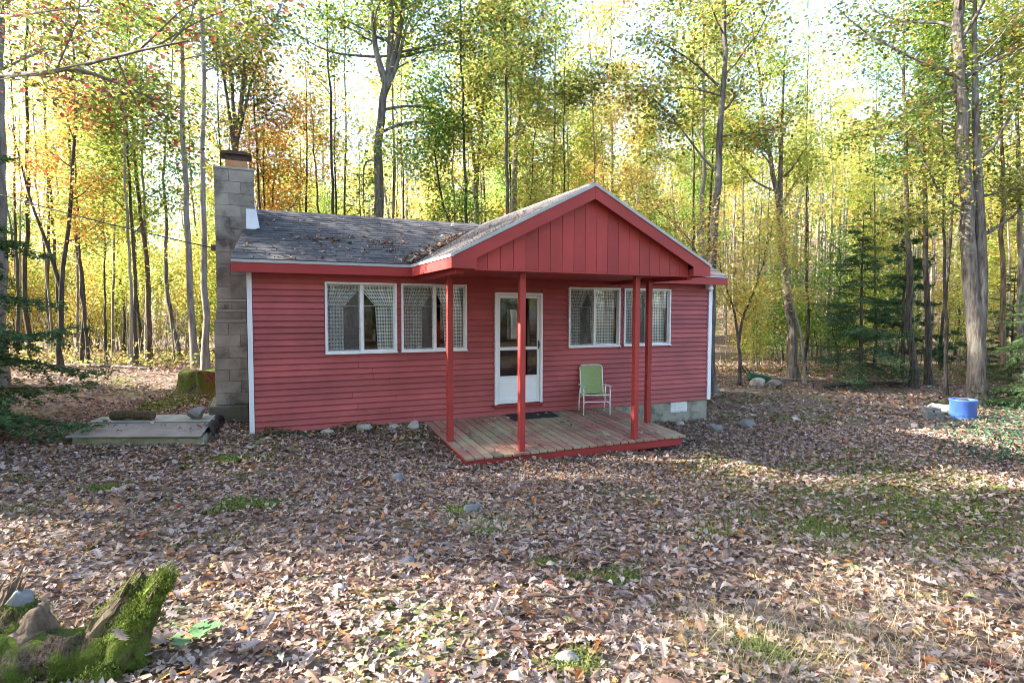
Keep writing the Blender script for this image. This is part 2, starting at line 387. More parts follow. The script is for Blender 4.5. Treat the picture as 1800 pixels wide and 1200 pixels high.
for c in range(NC):
    z0 = c * EXPO; z1 = z0 + EXPO + .012
    segs = [(0.05, HW - .07)]
    for a, b, lo, hi in ops:
        if z0 < hi + .02 and z0 + EXPO > lo - .035:
            ns = []
            for s0, s1 in segs:
                if b + .005 <= s0 or a - .005 >= s1: ns.append((s0, s1)); continue
                if a - .008 > s0: ns.append((s0, a - .008))
                if b + .008 < s1: ns.append((b + .008, s1))
            segs = ns
    fs = []
    for s0, s1 in segs:
        if s1 - s0 > 3.2:
            j = s0 + rng.uniform(.35, .65) * (s1 - s0); fs += [(s0, j - .0015), (j + .0015, s1)]
        else: fs.append((s0, s1))
    for s0, s1 in fs:
        o = board(s0, s1, z0 + rng.uniform(-.002, .002), z1).build('clapboard', 'red_siding', front_wall)
        o.location.y = -rng.uniform(0, .003)
for sx, nm in ((0, 'left_wall'), (HW, 'right_wall')):
    m = MB(); m.box(min(sx, sx + (.1 if sx == 0 else -.1)), max(sx, sx + (.1 if sx == 0 else -.1)), .11, HD - .11, 0, 2.66)
    gz_ = lambda Y: ZE + (min(Y, HD - Y) + EV) * SLP - .09
    m.prism([(.11, 2.662), (HD - .11, 2.662), (HD / 2, gz_(HD / 2))], 0, sx + (.02 if sx == 0 else -.09), sx + (.09 if sx == 0 else -.02))
    w = m.build(nm, 'red_siding', house)
    for c in range(NC):
        z0 = c * EXPO; s = -1 if sx == 0 else 1
        mm = MB(); mm.prism([(sx + s * .022, z0), (sx + s * .002, z0), (sx + s * .002, z0 + EXPO + .01), (sx + s * .008, z0 + EXPO + .01)], 1, .0, 1.0)
        # prism along Y needs (x,z) pairs
        mm.v[-1][:, 1] = mm.v[-1][:, 1] * (HD - .1) + .05
        mm.build('clapboard', 'red_siding', w)
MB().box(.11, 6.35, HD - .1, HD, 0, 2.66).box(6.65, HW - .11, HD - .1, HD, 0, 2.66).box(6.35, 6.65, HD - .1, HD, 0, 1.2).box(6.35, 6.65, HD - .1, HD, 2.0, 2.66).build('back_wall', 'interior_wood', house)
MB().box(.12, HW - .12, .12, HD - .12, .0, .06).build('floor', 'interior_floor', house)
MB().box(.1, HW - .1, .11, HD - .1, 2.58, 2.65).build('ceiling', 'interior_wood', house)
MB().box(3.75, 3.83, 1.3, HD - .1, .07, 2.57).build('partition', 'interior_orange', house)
MB().box(7.3, 7.9, 3.2, HD - .12, .07, 1.75).build('refrigerator', 'fridge_white', house, bevel=.02)
# corner boards
MB().box(-.028, .045, -.052, -.002, -.03, ZF + .06).box(-.028, -.001, -.0015, .09, -.03, ZF + .06).build('corner_board', 'white_paint', house)
MB().box(HW - .065, HW + .028, -.052, -.002, -.0, ZF + .06).box(HW + .001, HW + .028, -.0015, .09, -.0, ZF + .06).build('corner_board', 'white_paint', house)
# foundation
fnd = MB().box(0.03, HW - .03, .0, .14, -.7, -.012).box(HW - .16, HW - .03, .141, HD, -.7, -.012).box(.03, .16, .141, HD, -.7, -.012).build('foundation', 'foundation', house)
v = MB().box(8.30, 8.75, -.006, -.001, -.235, -.015)
vent = v.build('vent', 'white_metal', fnd)
vv = MB()
for k in range(5):
    for q in range(3): vv.box(8.335 + k * .082, 8.335 + k * .082 + .05, -.02, -.0065, -.205 + q * .06, -.18 + q * .06)
vv.build('vent_louvre', 'white_metal', fnd)

# windows
WLAB = ['leftmost window with wide open curtain gap', 'window beside the left porch post', 'window above the green chair', 'window behind the right porch posts']
for k, (a, b) in enumerate(WINS):
    w = empty('window'); w.parent = house; w['label'] = WLAB[k]
    m = MB(); t = .036
    m.box(a, b, -.06, .02, WZ0, WZ0 + t).box(a, b, -.06, .02, WZ1 - t, WZ1).box(a, a + t, -.06, .02, WZ0 + t, WZ1 - t).box(b - t, b, -.06, .02, WZ0 + t, WZ1 - t)
    m.build('frame', 'white_metal', w, bevel=.004)
    mid = (a + b) / 2
    MB().box(mid - .026, mid + .026, -.038, .015, WZ0 + t, WZ1 - t).build('mullion', 'white_metal', w, bevel=.004)
    s = MB()
    for u0, u1, yy in ((a + t, mid - .026, -.012), (mid + .026, b - t, .004)):
        q = .018
        s.box(u0, u0 + q, yy, yy + .014, WZ0 + t, WZ1 - t).box(u1 - q, u1, yy, yy + .014, WZ0 + t, WZ1 - t).box(u0 + q, u1 - q, yy, yy + .014, WZ0 + t, WZ0 + t + q).box(u0 + q, u1 - q, yy, yy + .014, WZ1 - t - q, WZ1 - t)
        MB().box(u0 + q, u1 - q, yy + .005, yy + .009, WZ0 + t + q, WZ1 - t - q).build('pane', 'glass', w)
    s.build('sash', 'white_metal', w)
    MB().box(a + t, mid - .027, -.030, -.0285, WZ0 + t, WZ1 - t).build('insect_screen', 'insect_screen', w)
    MB().box(a - .01, b + .01, -.075, -.061, WZ0 - .012, WZ0 + .012).build('sill', 'white_metal', w)

def cloth(name, outline_fn, x0, x1, z0, z1, y, parent, seed, folds):
    """wavy sheet; outline_fn(v) gives the (left,right) x at height fraction v (0 bottom, 1 top)"""
    nu, nv = 26, 12; V = []; UV = []
    for j in range(nv + 1):
        vv = j / nv; l, r = outline_fn(vv)
        for i in range(nu + 1):
            u = i / nu; x = l + (r - l) * u; z = z0 + (z1 - z0) * vv
            V.append((x, y + .018 * math.sin(u * folds * 6.28 + seed + vv * .8) * (1 - .3 * vv) + .006 * math.sin(u * folds * 15 + seed * 2), z)); UV.append((u * (x1 - x0) * 1.25, z))
    F = [(j * (nu + 1) + i, j * (nu + 1) + i + 1, (j + 1) * (nu + 1) + i + 1, (j + 1) * (nu + 1) + i) for j in range(nv) for i in range(nu)]
    me = fast_mesh(name, V, [np.array(F)], 'gingham', None, True)
    uvl = me.uv_layers.new(name='UVMap'); li = np.zeros(len(me.loops), np.int32); me.loops.foreach_get('vertex_index', li)
    uvl.data.foreach_set('uv', np.array(UV, np.float32)[li].ravel())
    return mobj(name, me, parent)
GAPS = [(.27, .71, .5), (.34, .66, .52), (.30, .49, .42), (.34, .52, .44)]
CL = ['in the leftmost window of the cottage', 'in the window beside the left porch post', 'in the window above the green chair', 'in the window behind the right porch posts']
for k, (a, b) in enumerate(WINS):
    g0, g1, gm = GAPS[k]; w = b - a; zr = WZ0 + (WZ1 - WZ0) * .66; zt = WZ1 - .03; zb = WZ0 + .02; yc = .075
    c = empty('gingham_curtain', (0, 0, 0), 'green and white gingham cafe curtain ' + CL[k], 'curtain', 'gingham curtains behind the cottage windows')
    X = lambda f: a + w * f
    ap = .84
    cloth('valance', lambda v: (X(.0), X(g0 + (gm - g0) * min(1, v / .8))), X(0), X(gm), zr, zt, yc, c, k, 4)
    cloth('valance', lambda v: (X(g1 + (gm - g1) * min(1, v / .8)), X(1.)), X(gm), X(1), zr, zt, yc, c, k + 2, 4)
    cloth('tier', lambda v: (X(.0), X(g0 - .005 + .0 * v)), X(0), X(g0), zb, zr + .03, yc + .05, c, k + 3, 4)
    cloth('tier', lambda v: (X(g1 + .035 * (1 - v)), X(.985)), X(g1), X(1), zb, zr + .03, yc + .05, c, k + 5, 4)
    MB().tube([(X(-.02), yc + .025, zr + .01), (X(1.02), yc + .025, zr + .01)], .007, 8).build('rod', 'white_metal', c)

# door
door = empty('screen_door'); door.parent = house; door['label'] = 'white storm door with two glass panes and a white kick panel'
dh = DZ1 - DZ0; f = .05
MB().box(DX0, DX0 + f, -.065, .06, DZ0, DZ1).box(DX1 - f, DX1, -.065, .06, DZ0, DZ1).box(DX0 + f, DX1 - f, -.065, .06, DZ1 - f, DZ1).build('door_frame', 'white_paint', door, bevel=.004)
a, b = DX0 + f + .004, DX1 - f - .004; z0 = DZ0 + .012; z1 = DZ1 - f - .004; q = .055
zk = DZ0 + dh * .245; zm = DZ0 + dh * .50
d = MB().box(a, a + q, -.04, -.01, z0, z1).box(b - q, b, -.04, -.01, z0, z1)
for lo, hi in ((z0, z0 + .07), (zk - .02, zk + .02), (zm - .03, zm + .03), (z1 - .05, z1)): d.box(a + q, b - q, -.04, -.01, lo, hi)
d.build('door_leaf', 'white_paint', door, bevel=.003)
MB().box(a + q, b - q, -.030, -.018, z0 + .07, zk - .02).build('kick_panel', 'white_paint', door)
MB().box(a + q, b - q, -.027, -.021, zk + .02, zm - .03).build('pane', 'glass', door)
MB().box(a + q, b - q, -.027, -.021, zm + .03, z1 - .05).build('pane', 'glass', door)
MB().box(b - .04, b - .02, -.052, -.041, zm - .02, zm + .14).tube([(b - .03, -.055, zm + .03), (b - .03, -.085, zm + .04), (b - .03, -.085, zm + .1)], .007, 6).build('handle', 'dark_metal', door)
MB().box(DX0 - .03, DX1 + .03, -.075, .05, DZ0 - .045, DZ0 - .002).build('sill', 'red_trim', door, bevel=.004)
MB().box(DX0 + f, DX1 - f, .16, .165, DZ0, DZ1 - .04).build('inner_screen', 'insect_screen', door) if 0 else None

# main roof slabs, fascia
def rz(Y): return ZE + (Y + EV) * SLP
XL0, XL1 = -.232, .11         # the left rake draws in towards the chimney
def xl(Y): return XL0 + (XL1 - XL0) * (Y + EV) / (RY + EV)
XR = HW + .232
roof = empty('roof'); roof.parent = house
th = .035
m = MB()
def roofquad(mb, P, t=.035):
    P = [np.array(p, float) for p in P]; lo = [p - np.array([0, 0, t]) for p in P]
    mb.hexa(lo + P)
roofquad(m, [(XL0, -EV, ZE), (XR, -EV, ZE), (XR, RY, RZ), (XL1, RY, RZ)])
roofquad(m, [(XL1, RY + .001, RZ), (XR, RY + .001, RZ), (XR, 2 * RY + EV, ZE), (XL1, 2 * RY + EV, ZE)])
m.build('roof_deck', 'shingle', roof)
# gable porch slabs (stop at the main slope)
vy = lambda X: -EV + (X - GX0) * GS / SLP        # valley on the left side
m = MB()
roofquad(m, [(GX0, GY, ZE + .003), (GXM, GY, RZ + .003), (GXM, RY - .002, RZ + .003), (GX0, -EV, ZE + .003)])
roofquad(m, [(GXM, GY, RZ + .003), (GX1, GY, ZE + .003), (GX1, -EV, ZE + .003), (GXM, RY - .002, RZ + .003)])
m.build('porch_roof_deck', 'shingle', roof)
# shingles
SH = .135; TW = .31
def shingle_mesh(w):
    return MB().hexa([(0, 0, .0), (w, 0, .0), (w, SH * 1.35, .0), (0, SH * 1.35, .0), (0, 0, .011), (w, 0, .011), (w, SH * 1.35, .003), (0, SH * 1.35, .003)]).mesh('shingle', 'shingle')
tabs = [shingle_mesh(TW - g) for g in (.006, .012, .02)]
sl_len = math.hypot(RY + EV, RZ - ZE); ang = math.atan2(RZ - ZE, RY + EV)
cand = []
nrow = int(sl_len / SH)
for r in range(nrow):
    t = r * SH / sl_len; Y = -EV + (RY + EV) * t; Zr = ZE + (RZ - ZE) * t
    xv = GX0 + (Y + EV) * SLP / GS
    x = xl(Y) - .02 - rng.uniform(0, .0)
    off = (r % 3) * TW / 3
    x = xl(Y) + .0 - off * 0
    first = True
    while x < xv - .02:
        wdt = TW if not first else TW - off * .8
        cand.append((x, Y, Zr, min(wdt, xv - x), 'L')); x += wdt; first = False
    x2 = GX1 - (Y + EV) * SLP / GS
    while x2 < XR - .02:
        cand.append((x2, Y, Zr, min(TW, XR - x2), 'R')); x2 += TW
cand.sort(key=lambda c: (c[4] != 'L', np.linalg.norm(np.array(c[:3]) - CAM)))
rest = MB()
mecache = {}
for i, (x, Y, Zr, w, s) in enumerate(cand):
    yj = rng.uniform(-.006, .006)
    if i < 280:
        wk = round(w - rng.choice((.006, .012, .018)), 2)
        if wk <= .02: continue
        if wk not in mecache: mecache[wk] = shingle_mesh(wk)
        mobj('shingle', mecache[wk], roof, (x, Y + yj - .012 * (Y < -.2), Zr + .002), (ang, 0, rng.uniform(-.01, .01)))
    else:
        w2 = w - .01; e = SH * 1.3; cy_, sy_ = math.cos(ang), math.sin(ang)
        if w2 < .02: continue
        P = [(0, 0, 0), (w2, 0, 0), (w2, e, 0), (0, e, 0), (0, 0, .011), (w2, 0, .011), (w2, e, .003), (0, e, .003)]
        rest.hexa([(x + p[0], Y + yj + p[1] * cy_ - p[2] * sy_, Zr + .002 + p[1] * sy_ + p[2] * cy_) for p in P])
pl = math.hypot(GXM - GX0, RZ - ZE); pa = math.atan2(RZ - ZE, GXM - GX0)
for side in (0, 1):
    for r in range(int(pl / SH)):
        t = r * SH / pl; dx = (GXM - GX0) * t; Zr = ZE + (RZ - ZE) * t + .005
        yv = -EV + dx * GS / SLP; yy = GY - .01 - (r % 3) * TW / 3
        while yy < yv - .02:
            a0 = max(yy, GY - .01); w2 = min(yy + TW, yv) - a0 - .01
            if w2 > .02:
                e = SH * 1.3; j = rng.uniform(-.005, .005)
                P = [(0, 0, 0), (0, w2, 0), (e, w2, 0), (e, 0, 0), (0, 0, .011), (0, w2, .011), (e, w2, .003), (e, 0, .003)]
                V = []
                for p in P:
                    X = p[0] * math.cos(pa) - p[2] * math.sin(pa) + dx + j; Z = Zr + p[0] * math.sin(pa) + p[2] * math.cos(pa)
                    V.append(((GX0 + X) if side == 0 else (GX1 - X), a0 + p[1], Z))
                rest.hexa(V)
            yy += TW
tag(rest.build('shingles', 'shingle', roof), kind='stuff')
# ridge caps
m = MB()
x = XL1
while x < GXM + .1:
    m.prism([(RY - .12, RZ + .012 - .12 * SLP), (RY, RZ + .022), (RY + .12, RZ + .012 - .12 * SLP), (RY + .12, RZ - .12 * SLP), (RY, RZ + .006), (RY - .12, RZ - .12 * SLP)], 0, x, x + .27); x += .272
yv = GY - .01
while yv < RY - .3:
    m.prism([(GXM - .11, RZ + .016 - .11 * GS), (GXM, RZ + .03), (GXM + .11, RZ + .016 - .11 * GS), (GXM + .11, RZ + .004 - .11 * GS), (GXM, RZ + .012), (GXM - .11, RZ + .004 - .11 * GS)], 1, yv, yv + .27); yv += .272
m.build('ridge_cap', 'shingle', roof)
# fascia + drip edges (main eave, left part and right part; porch eaves)
e_ = .022
MB().box(XL0, GX0 - .001, -EV - e_, -EV - .001, ZF, ZE - .05).build('fascia', 'red_trim', house, bevel=.003)
MB().box(GX1 + .001, XR, -EV - e_, -EV - .001, ZF, ZE - .05).build('fascia', 'red_trim', house, bevel=.003)
MB().box(XL0 - .004, GX0 - .006, -EV - .034, -EV - .0005, ZE - .049, ZE - .006).build('drip_edge', 'drip_edge', house)
MB().box(GX1 + .006, XR, -EV - .034, -EV - .0005, ZE - .049, ZE - .006).build('drip_edge', 'drip_edge', house)
for xe, s in ((GX0, -1), (GX1, 1)):
    MB().box(min(xe + s * .001, xe + s * e_), max(xe + s * .001, xe + s * e_), GY - .02, -EV - e_ - .001, ZF, ZE - .05).build('fascia', 'red_trim', house, bevel=.003)
    MB().box(min(xe + s * .0005, xe + s * .034), max(xe + s * .0005, xe + s * .034), GY - .034, -EV - .036, ZE - .049, ZE - .005).build('drip_edge', 'drip_edge', house)
# soffits
MB().box(XL0 + .004, GX0 - .002, -EV, -.048, ZF + .02, ZF + .034).build('soffit', 'red_trim', house)
MB().box(GX1 + .002, XR - .004, -EV, -.048, ZF + .02, ZF + .034).build('soffit', 'red_trim', house)
MB().box(GX0 + .004, GX1 - .004, GY + .13, -.048, ZF + .02, ZF + .036).build('porch_ceiling', 'red_trim', house)
# left rake board of the main gable
m = MB(); m.hexa([(XL0 - .01, -EV, ZE - .20), (XL0 + .012, -EV, ZE - .20), (XL1 + .012, RY, RZ - .2), (XL1 - .01, RY, RZ - .2), (XL0 - .01, -EV, ZE - .04), (XL0 + .012, -EV, ZE - .04), (XL1 + .012, RY, RZ - .04), (XL1 - .01, RY, RZ - .04)])
m.build('rake_board', 'red_trim', house)
# porch gable
for s in (0, 1):
    fx = (lambda x: x) if s == 0 else (lambda x: GX0 + GX1 - x)
    MB().prism([(fx(GX0 - .022), ZF + .0), (fx(GX0 - .022), ZE - .05), (fx(GXM), RZ - .045), (fx(GXM), RZ - .235), (fx(GX0 + .34), ZF + .145), (fx(GX0 + .34), ZF)], 1, GY - .022, GY).build('rake_board', 'red_post', house, bevel=.003)
    MB().prism([(fx(GX0 - .03), ZE - .049), (fx(GX0 - .03), ZE - .004), (fx(GXM), RZ + .008), (fx(GXM), RZ - .044)], 1, GY - .036, GY - .0).build('drip_edge', 'drip_edge', house)
    MB().prism([(fx(GX0 + .01), ZE - .09), (fx(GXM), RZ - .08), (fx(GXM), RZ - .1), (fx(GX0 + .01), ZE - .11)], 1, GY + .001, GY + .12).build('rake_soffit', 'red_trim', house)
MB().box(GX0 + .005, GX0 + .335, GY + .001, GY + .12, ZF + .002, ZF + .12).build('eave_return', 'red_trim', house)
MB().box(GX1 - .335, GX1 - .005, GY + .001, GY + .12, ZF + .002, ZF + .12).build('eave_return', 'red_trim', house)
gp = MB().box(GX0 + .345, GX1 - .345, GY + .122, GY + .13, ZF + .01, ZF + .12).build('gable_panel', 'red_post', house)
xb = GX0 + .345; bw = .2
while xb < GX1 - .346:
    xe = min(xb + bw, GX1 - .345)
    top = lambda x: ZE - .1 + (min(x, GX0 + GX1 - x) - GX0) * GS
    P = [(xb + .003, ZF + .012), (xe - .003, ZF + .012), (xe - .003, top(xe))]
    if xb < GXM < xe: P.append((GXM, top(GXM)))
    P.append((xb + .003, top(xb)))
    MB().prism(P, 1, GY + .098, GY + .12).build('gable_board', 'red_post', gp)
    xb = xe
MB().prism([(GX0 + .345, ZF + .125), (GX1 - .345, ZF + .125), (GXM, RZ - .12)], 1, GY + .1205, GY + .126).build('gable_backing', 'dark_metal', gp)
MB().box(GX0 + .34, GX1 - .34, GY + .085, GY + .16, ZF - .012, ZF + .0095).build('gable_trim', 'red_post', house, bevel=.003)
MB().box(GX0 + .1, GX0 + .22, GY + .17, -.05, ZF - .06, ZF + .019).build('porch_beam', 'red_trim', house)
MB().box(GX1 - .3, GX1 - .2, GY + .17, -.05, ZF - .05, ZF + .019).build('porch_beam', 'red_trim', house)
# deck
DKX0, DKX1, DKY = 2.79, 6.79, -2.25
DKS = .154 / 2.23
def dz(Y): return Y * DKS
deck = empty('porch_deck'); deck.parent = house
nb = 27; bwid = (DKX1 - DKX0) / nb
for i in range(nb):
    x0 = DKX0 + i * bwid + .010 + rng.uniform(-.002, .002); x1 = DKX0 + (i + 1) * bwid - .010
    yf = DKY + rng.uniform(-.012, .012); z = rng.uniform(-.003, .003)
    MB().hexa([(x0, yf, dz(yf) - .036 + z), (x1, yf, dz(yf) - .036 + z), (x1, -.045, -.038 + z), (x0, -.045, -.038 + z), (x0, yf, dz(yf) + z), (x1, yf, dz(yf) + z), (x1, -.045, -.002 + z), (x0, -.045, -.002 + z)]).build('deck_board', 'deck_wood', deck, bevel=.004)
zf_ = dz(DKY)
MB().box(DKX0 + .03, DKX1 - .06, DKY + .03, DKY + .07, zf_ - .165, zf_ - .042).build('rim_joist', 'red_trim', deck, bevel=.004)
for xj in (DKX0 + .035, DKX0 + 1.3, DKX0 + 2.6, DKX1 - .11):
    MB().hexa([(xj, DKY + .072, zf_ - .17), (xj + .04, DKY + .072, zf_ - .17), (xj + .04, -.04, -.16), (xj, -.04, -.16), (xj, DKY + .072, zf_ - .042), (xj + .04, DKY + .072, zf_ - .042), (xj + .04, -.04, -.042), (xj, -.04, -.042)]).build('joist', 'red_trim', deck)
for xs in (3.0, 5.9):
    MB().box(xs, xs + .14, DKY + .1, DKY + .24, -.6, zf_ - .171).build('deck_support', 'red_trim', deck)
POSTS = [(2.86, -1.33, 'left rear'), (3.72, -2.15, ''), (5.79, -2.15, ''), (6.68, -1.32, '')]
for X, Y, _ in POSTS:
    h = .046
    MB().box(X - h, X + h, Y - h, Y + h, dz(Y) - .002, ZF - .011 if Y < -2 else ZF + .018).build('porch_post', 'red_post', house, bevel=.005)
# chimney
ch = empty('chimney'); ch.parent = house
CX0, CX1, CY0, CY1 = -.50, .115, 1.04, 2.0
core = MB().box(CX0 + .012, CX1 - .012, CY0 + .012, CY1 - .012, .34, 4.30).build('core', 'mortar', ch)
def course(x0, x1, y0, y1, z0, z1, odd):
    """blocks on the front and left faces of one course"""
    g = .004; D = .17
    cuts = [x0] + ([x0 + .40] if odd else [x0 + .22]) + [x1]
    for a, b in zip(cuts[:-1], cuts[1:]):
        j = rng.uniform(0, .004)
        MB().box(a + g / 2, b - g / 2, y0 - j, y0 + D, z0 + g / 2, z1 - g / 2).build('block', 'block', ch, bevel=.003)
    cy_ = [y0 + D + .004] + ([y0 + .42] if odd else [y0 + .6]) + [y1]
    for a, b in zip(cy_[:-1], cy_[1:]):
        j = rng.uniform(0, .004)
        MB().box(x0 - j, x0 + D, a + g / 2, b - g / 2, z0 + g / 2, z1 - g / 2).build('block', 'block', ch, bevel=.003)
        MB().box(x1 - D, x1 + j, a + g / 2, b - g / 2, z0 + g / 2, z1 - g / 2).build('block', 'block', ch, bevel=.003) if z0 > 2.5 else None
k = 0
for i in range(7): course(CX0 - .045, .085 - .03 if 0 else -.04, CY0 - .14, CY1, .36 + i * .198, .36 + (i + 1) * .198, i % 2); k += 1
z = .36 + 7 * .198
MB().box(CX0 - .045, -.04, CY0 - .14, CY1, z, z + .055).build('ledge', 'mortar', ch, bevel=.01); z += .056
course(CX0 - .02, -.04, CY0 - .09, CY1, z, z + .12, 1); z += .121
MB().box(CX0 - .02, -.04, CY0 - .10, CY1, z, z + .055).build('ledge', 'mortar', ch, bevel=.01); z += .056
course(CX0, -.04, CY0 - .04, CY1, z, z + .12, 0); z += .121
MB().box(CX0, -.04, CY0 - .05, CY1, z, z + .05).build('ledge', 'mortar', ch, bevel=.01); z += .052
ztop = 4.34; nn = 11; hh = (ztop - z) / nn
for i in range(nn):
    top = z + i * hh > 3.0
    course(CX0, CX1 if z + i * hh > 2.3 else -.04, CY0, CY1, z + i * hh, z + (i + 1) * hh, i % 2)
MB().box(CX0 - .012, CX1 + .012, CY0 - .012, CY1 + .012, ztop + .002, ztop + .045).build('crown', 'mortar', ch, bevel=.012)
MB().box(CX0 - .14, -.035, CY0 - .26, CY1 + .1, -.1, .355).build('footing', 'footing', ch, bevel=.02)
fl = MB().box(-.33, .02, CY0 + .18, CY0 + .55, ztop + .046, ztop + .20).build('flue', 'flue_clay', ch)
MB().box(-.325, .015, CY0 + .185, CY0 + .545, ztop + .201, ztop + .30).build('flue_band', 'dark_metal', ch)
MB().prism([(-.40, ztop + .301), (.09, ztop + .301), (.075, ztop + .335), (-.05, ztop + .36), (-.26, ztop + .36), (-.385, ztop + .335)], 1, CY0 + .12, CY0 + .60).build('flue_cap', 'dark_metal', ch)
MB().box(-.02, CX1 + .008, CY0 - .010, CY0 - .005, 3.36, 3.70).hexa([(CX1 + .004, CY0 - .01, 3.36), (CX1 + .075, CY0 + .0, 3.39), (CX1 + .03, CY0 + .7, 3.72), (CX1 + .004, CY0 + .7, 3.72), (CX1 + .004, CY0 - .01, 3.72), (CX1 + .012, CY0, 3.72), (CX1 + .012, CY0 + .7, 3.95), (CX1 + .004, CY0 + .7, 3.95)]).build('flashing', 'flashing', ch)
# floodlight on the corner
fl = empty('floodlight'); fl.parent = house
MB().box(HW - .17, HW - .09, -.06, -.041, 2.46, 2.54).tube([(HW - .12, -.05, 2.5), (HW - .15, -.13, 2.48)], .018, 8).build('bracket', 'white_metal', fl)
m = MB().lathe([(.0, .0), (.03, .0), (.045, .05), (.06, .1), (.055, .115), (0., .12)], 14)
o = m.build('lamp', 'lamp_glass', fl, True); o.location = (HW - .15, -.12, 2.49); o.rotation_euler = (rad(110), 0, rad(-15))

# ------------------------------------------------------------------ things by the cottage
def chair():
    X, Y = 6.06, -.56; root = empty('lawn_chair', (X, Y, dz(Y)), 'green webbed folding lawn chair with white tube frame on the porch', 'chair'); root.rotation_euler.z = rad(-17)
    w = .26; r = .0125
    for s in (-1, 1):
        MB().tube([(s * w, -.02, 0), (s * w, -.02, .46), (s * w, -.0, .52)], r, 8).build('front_leg', 'chair_frame', root, True)
        MB().tube([(s * (w + .0), .38, 0.01), (s * (w - .0), .32, .34), (s * (w - .01), .26, .56)], r, 8).build('rear_leg', 'chair_frame', root, True)
        MB().box(s * w - .024, s * w + .024, -.05, .36, .545, .565).build('armrest', 'white_metal', root, bevel=.006)
    k = 7
    fr = [(-w, -.02, .20)] + [(-w + .06 * (1 - math.cos(t)), -.02, .20 + .06 * math.sin(t)) for t in (.4, .8, 1.2, 1.57)] + [(w - .06 * (1 - math.cos(t)), -.02, .20 + .06 * math.sin(t)) for t in (1.57, 1.2, .8, .4)] + [(w, -.02, .20)]
    MB().tube(fr, .011, 8).build('front_brace', 'chair_frame', root, True)
    MB().tube([(p[0], .36, p[2] + .07) for p in fr], .011, 8).build('rear_brace', 'chair_frame', root, True)
    # back hoop
    bh = lambda x, t: (x, .34 + .12 * t, .36 + .57 * t)
    hoop = [bh(-.225, 0), bh(-.225, .5), bh(-.225, .93), bh(-.205, .98), bh(-.17, 1.), bh(0, 1.005), bh(.17, 1.), bh(.205, .98), bh(.225, .93), bh(.225, .5), bh(.225, 0)]
    MB().tube(hoop, .0125, 8).build('back_hoop', 'chair_frame', root, True)
    seat = [(-.24, .37, .385), (-.24, .0, .40), (.24, .0, .40), (.24, .37, .385)]
    MB().tube([(-.24, .38, .37), (-.24, -.0, .395), (-.21, -.035, .395), (.21, -.035, .395), (.24, -.0, .395), (.24, .38, .37)], .0125, 8).build('seat_frame', 'chair_frame', root, True)
    def sheet(fn, nu, nv, t):
        V = [fn(i / nu, j / nv) for j in range(nv + 1) for i in range(nu + 1)]; N = len(V)
        V += [(p[0], p[1] + t[0], p[2] + t[1]) for p in V]
        F = [(j * (nu + 1) + i, j * (nu + 1) + i + 1, (j + 1) * (nu + 1) + i + 1, (j + 1) * (nu + 1) + i) for j in range(nv) for i in range(nu)]
        F2 = [tuple(N + q for q in f[::-1]) for f in F]
        return MB().add(V, F + F2)
    def bk(u, v):
        hw = .228 - (.055 * max(0, (v - .86) / .14)); x = -hw + 2 * hw * u; q = bh(x, .02 + .975 * v); sag = .025 * math.sin(math.pi * u)
        return (q[0], q[1] - .006 + sag, q[2])
    sheet(bk, 10, 10, (.004, .0)).build('back_sling', 'chair_green', root, True)
    sheet(lambda u, v: (-.235 + .47 * u, -.03 + .39 * v, .402 - .02 * v - .035 * math.sin(math.pi * u)), 10, 6, (0, -.004)).build('seat_sling', 'chair_green', root, True)
chair()
m = MB().hexa([(4.36, -.47, dz(-.47) + .003), (5.30, -.47, dz(-.47) + .003), (5.30, -.06, .004), (4.36, -.06, .004), (4.36, -.47, dz(-.47) + .018), (5.30, -.47, dz(-.47) + .018), (5.30, -.06, .019), (4.36, -.06, .019)])
dm = empty('doormat', (4.8, -.27, 0), 'black ribbed doormat on the deck before the door', 'doormat'); mo = m.build('mat', 'black_rubber', dm, bevel=.004); mo.location = (-4.8, .27, 0)
m = MB()
for k in range(22): m.box(-.45 + k * .042, -.435 + k * .042, -.185, .19, .005, .011)
mr = m.build('ribs', 'black_rubber', dm); mr.rotation_euler.x = math.atan(DKS); mr.location.z = .0005 - .27 * DKS + .014

def rock_mesh(seed, mat, flat=.6):
    bm = bmesh.new(); bmesh.ops.create_icosphere(bm, subdivisions=3, radius=1.)
    P = np.array([v.co[:] for v in bm.verts]); r = np.random.RandomState(seed)
    for q in range(9):                       # chop facets
        n = r.normal(size=3); n /= np.linalg.norm(n); d = r.uniform(.62, .9); t = np.clip(P @ n - d, 0, None); P = P - t[:, None] * n
    P = P * (1 + .06 * vnoise(P, seed, 3.)[:, None] + .02 * vnoise(P, seed + 1, 9.)[:, None]); P[:, 2] *= flat
    for v, p in zip(bm.verts, P): v.co = p
    me = bpy.data.meshes.new('rock'); bm.to_mesh(me); bm.free(); me.materials.append(MATS[mat])
    return me
def rock(x, y, size, mat, seed, label, sink=.35, z=None, flat=.6, rz_=None, group=None):
    me = rock_mesh(seed, mat, flat); zz = gzs(x, y) if z is None else z
    o = mobj('rock', me, None, (x, y, zz + size * flat * (1 - sink)), (0, 0, seed * 1.3 if rz_ is None else rz_), (size, size * .75, size))
    return tag(o, label, 'rock', group)

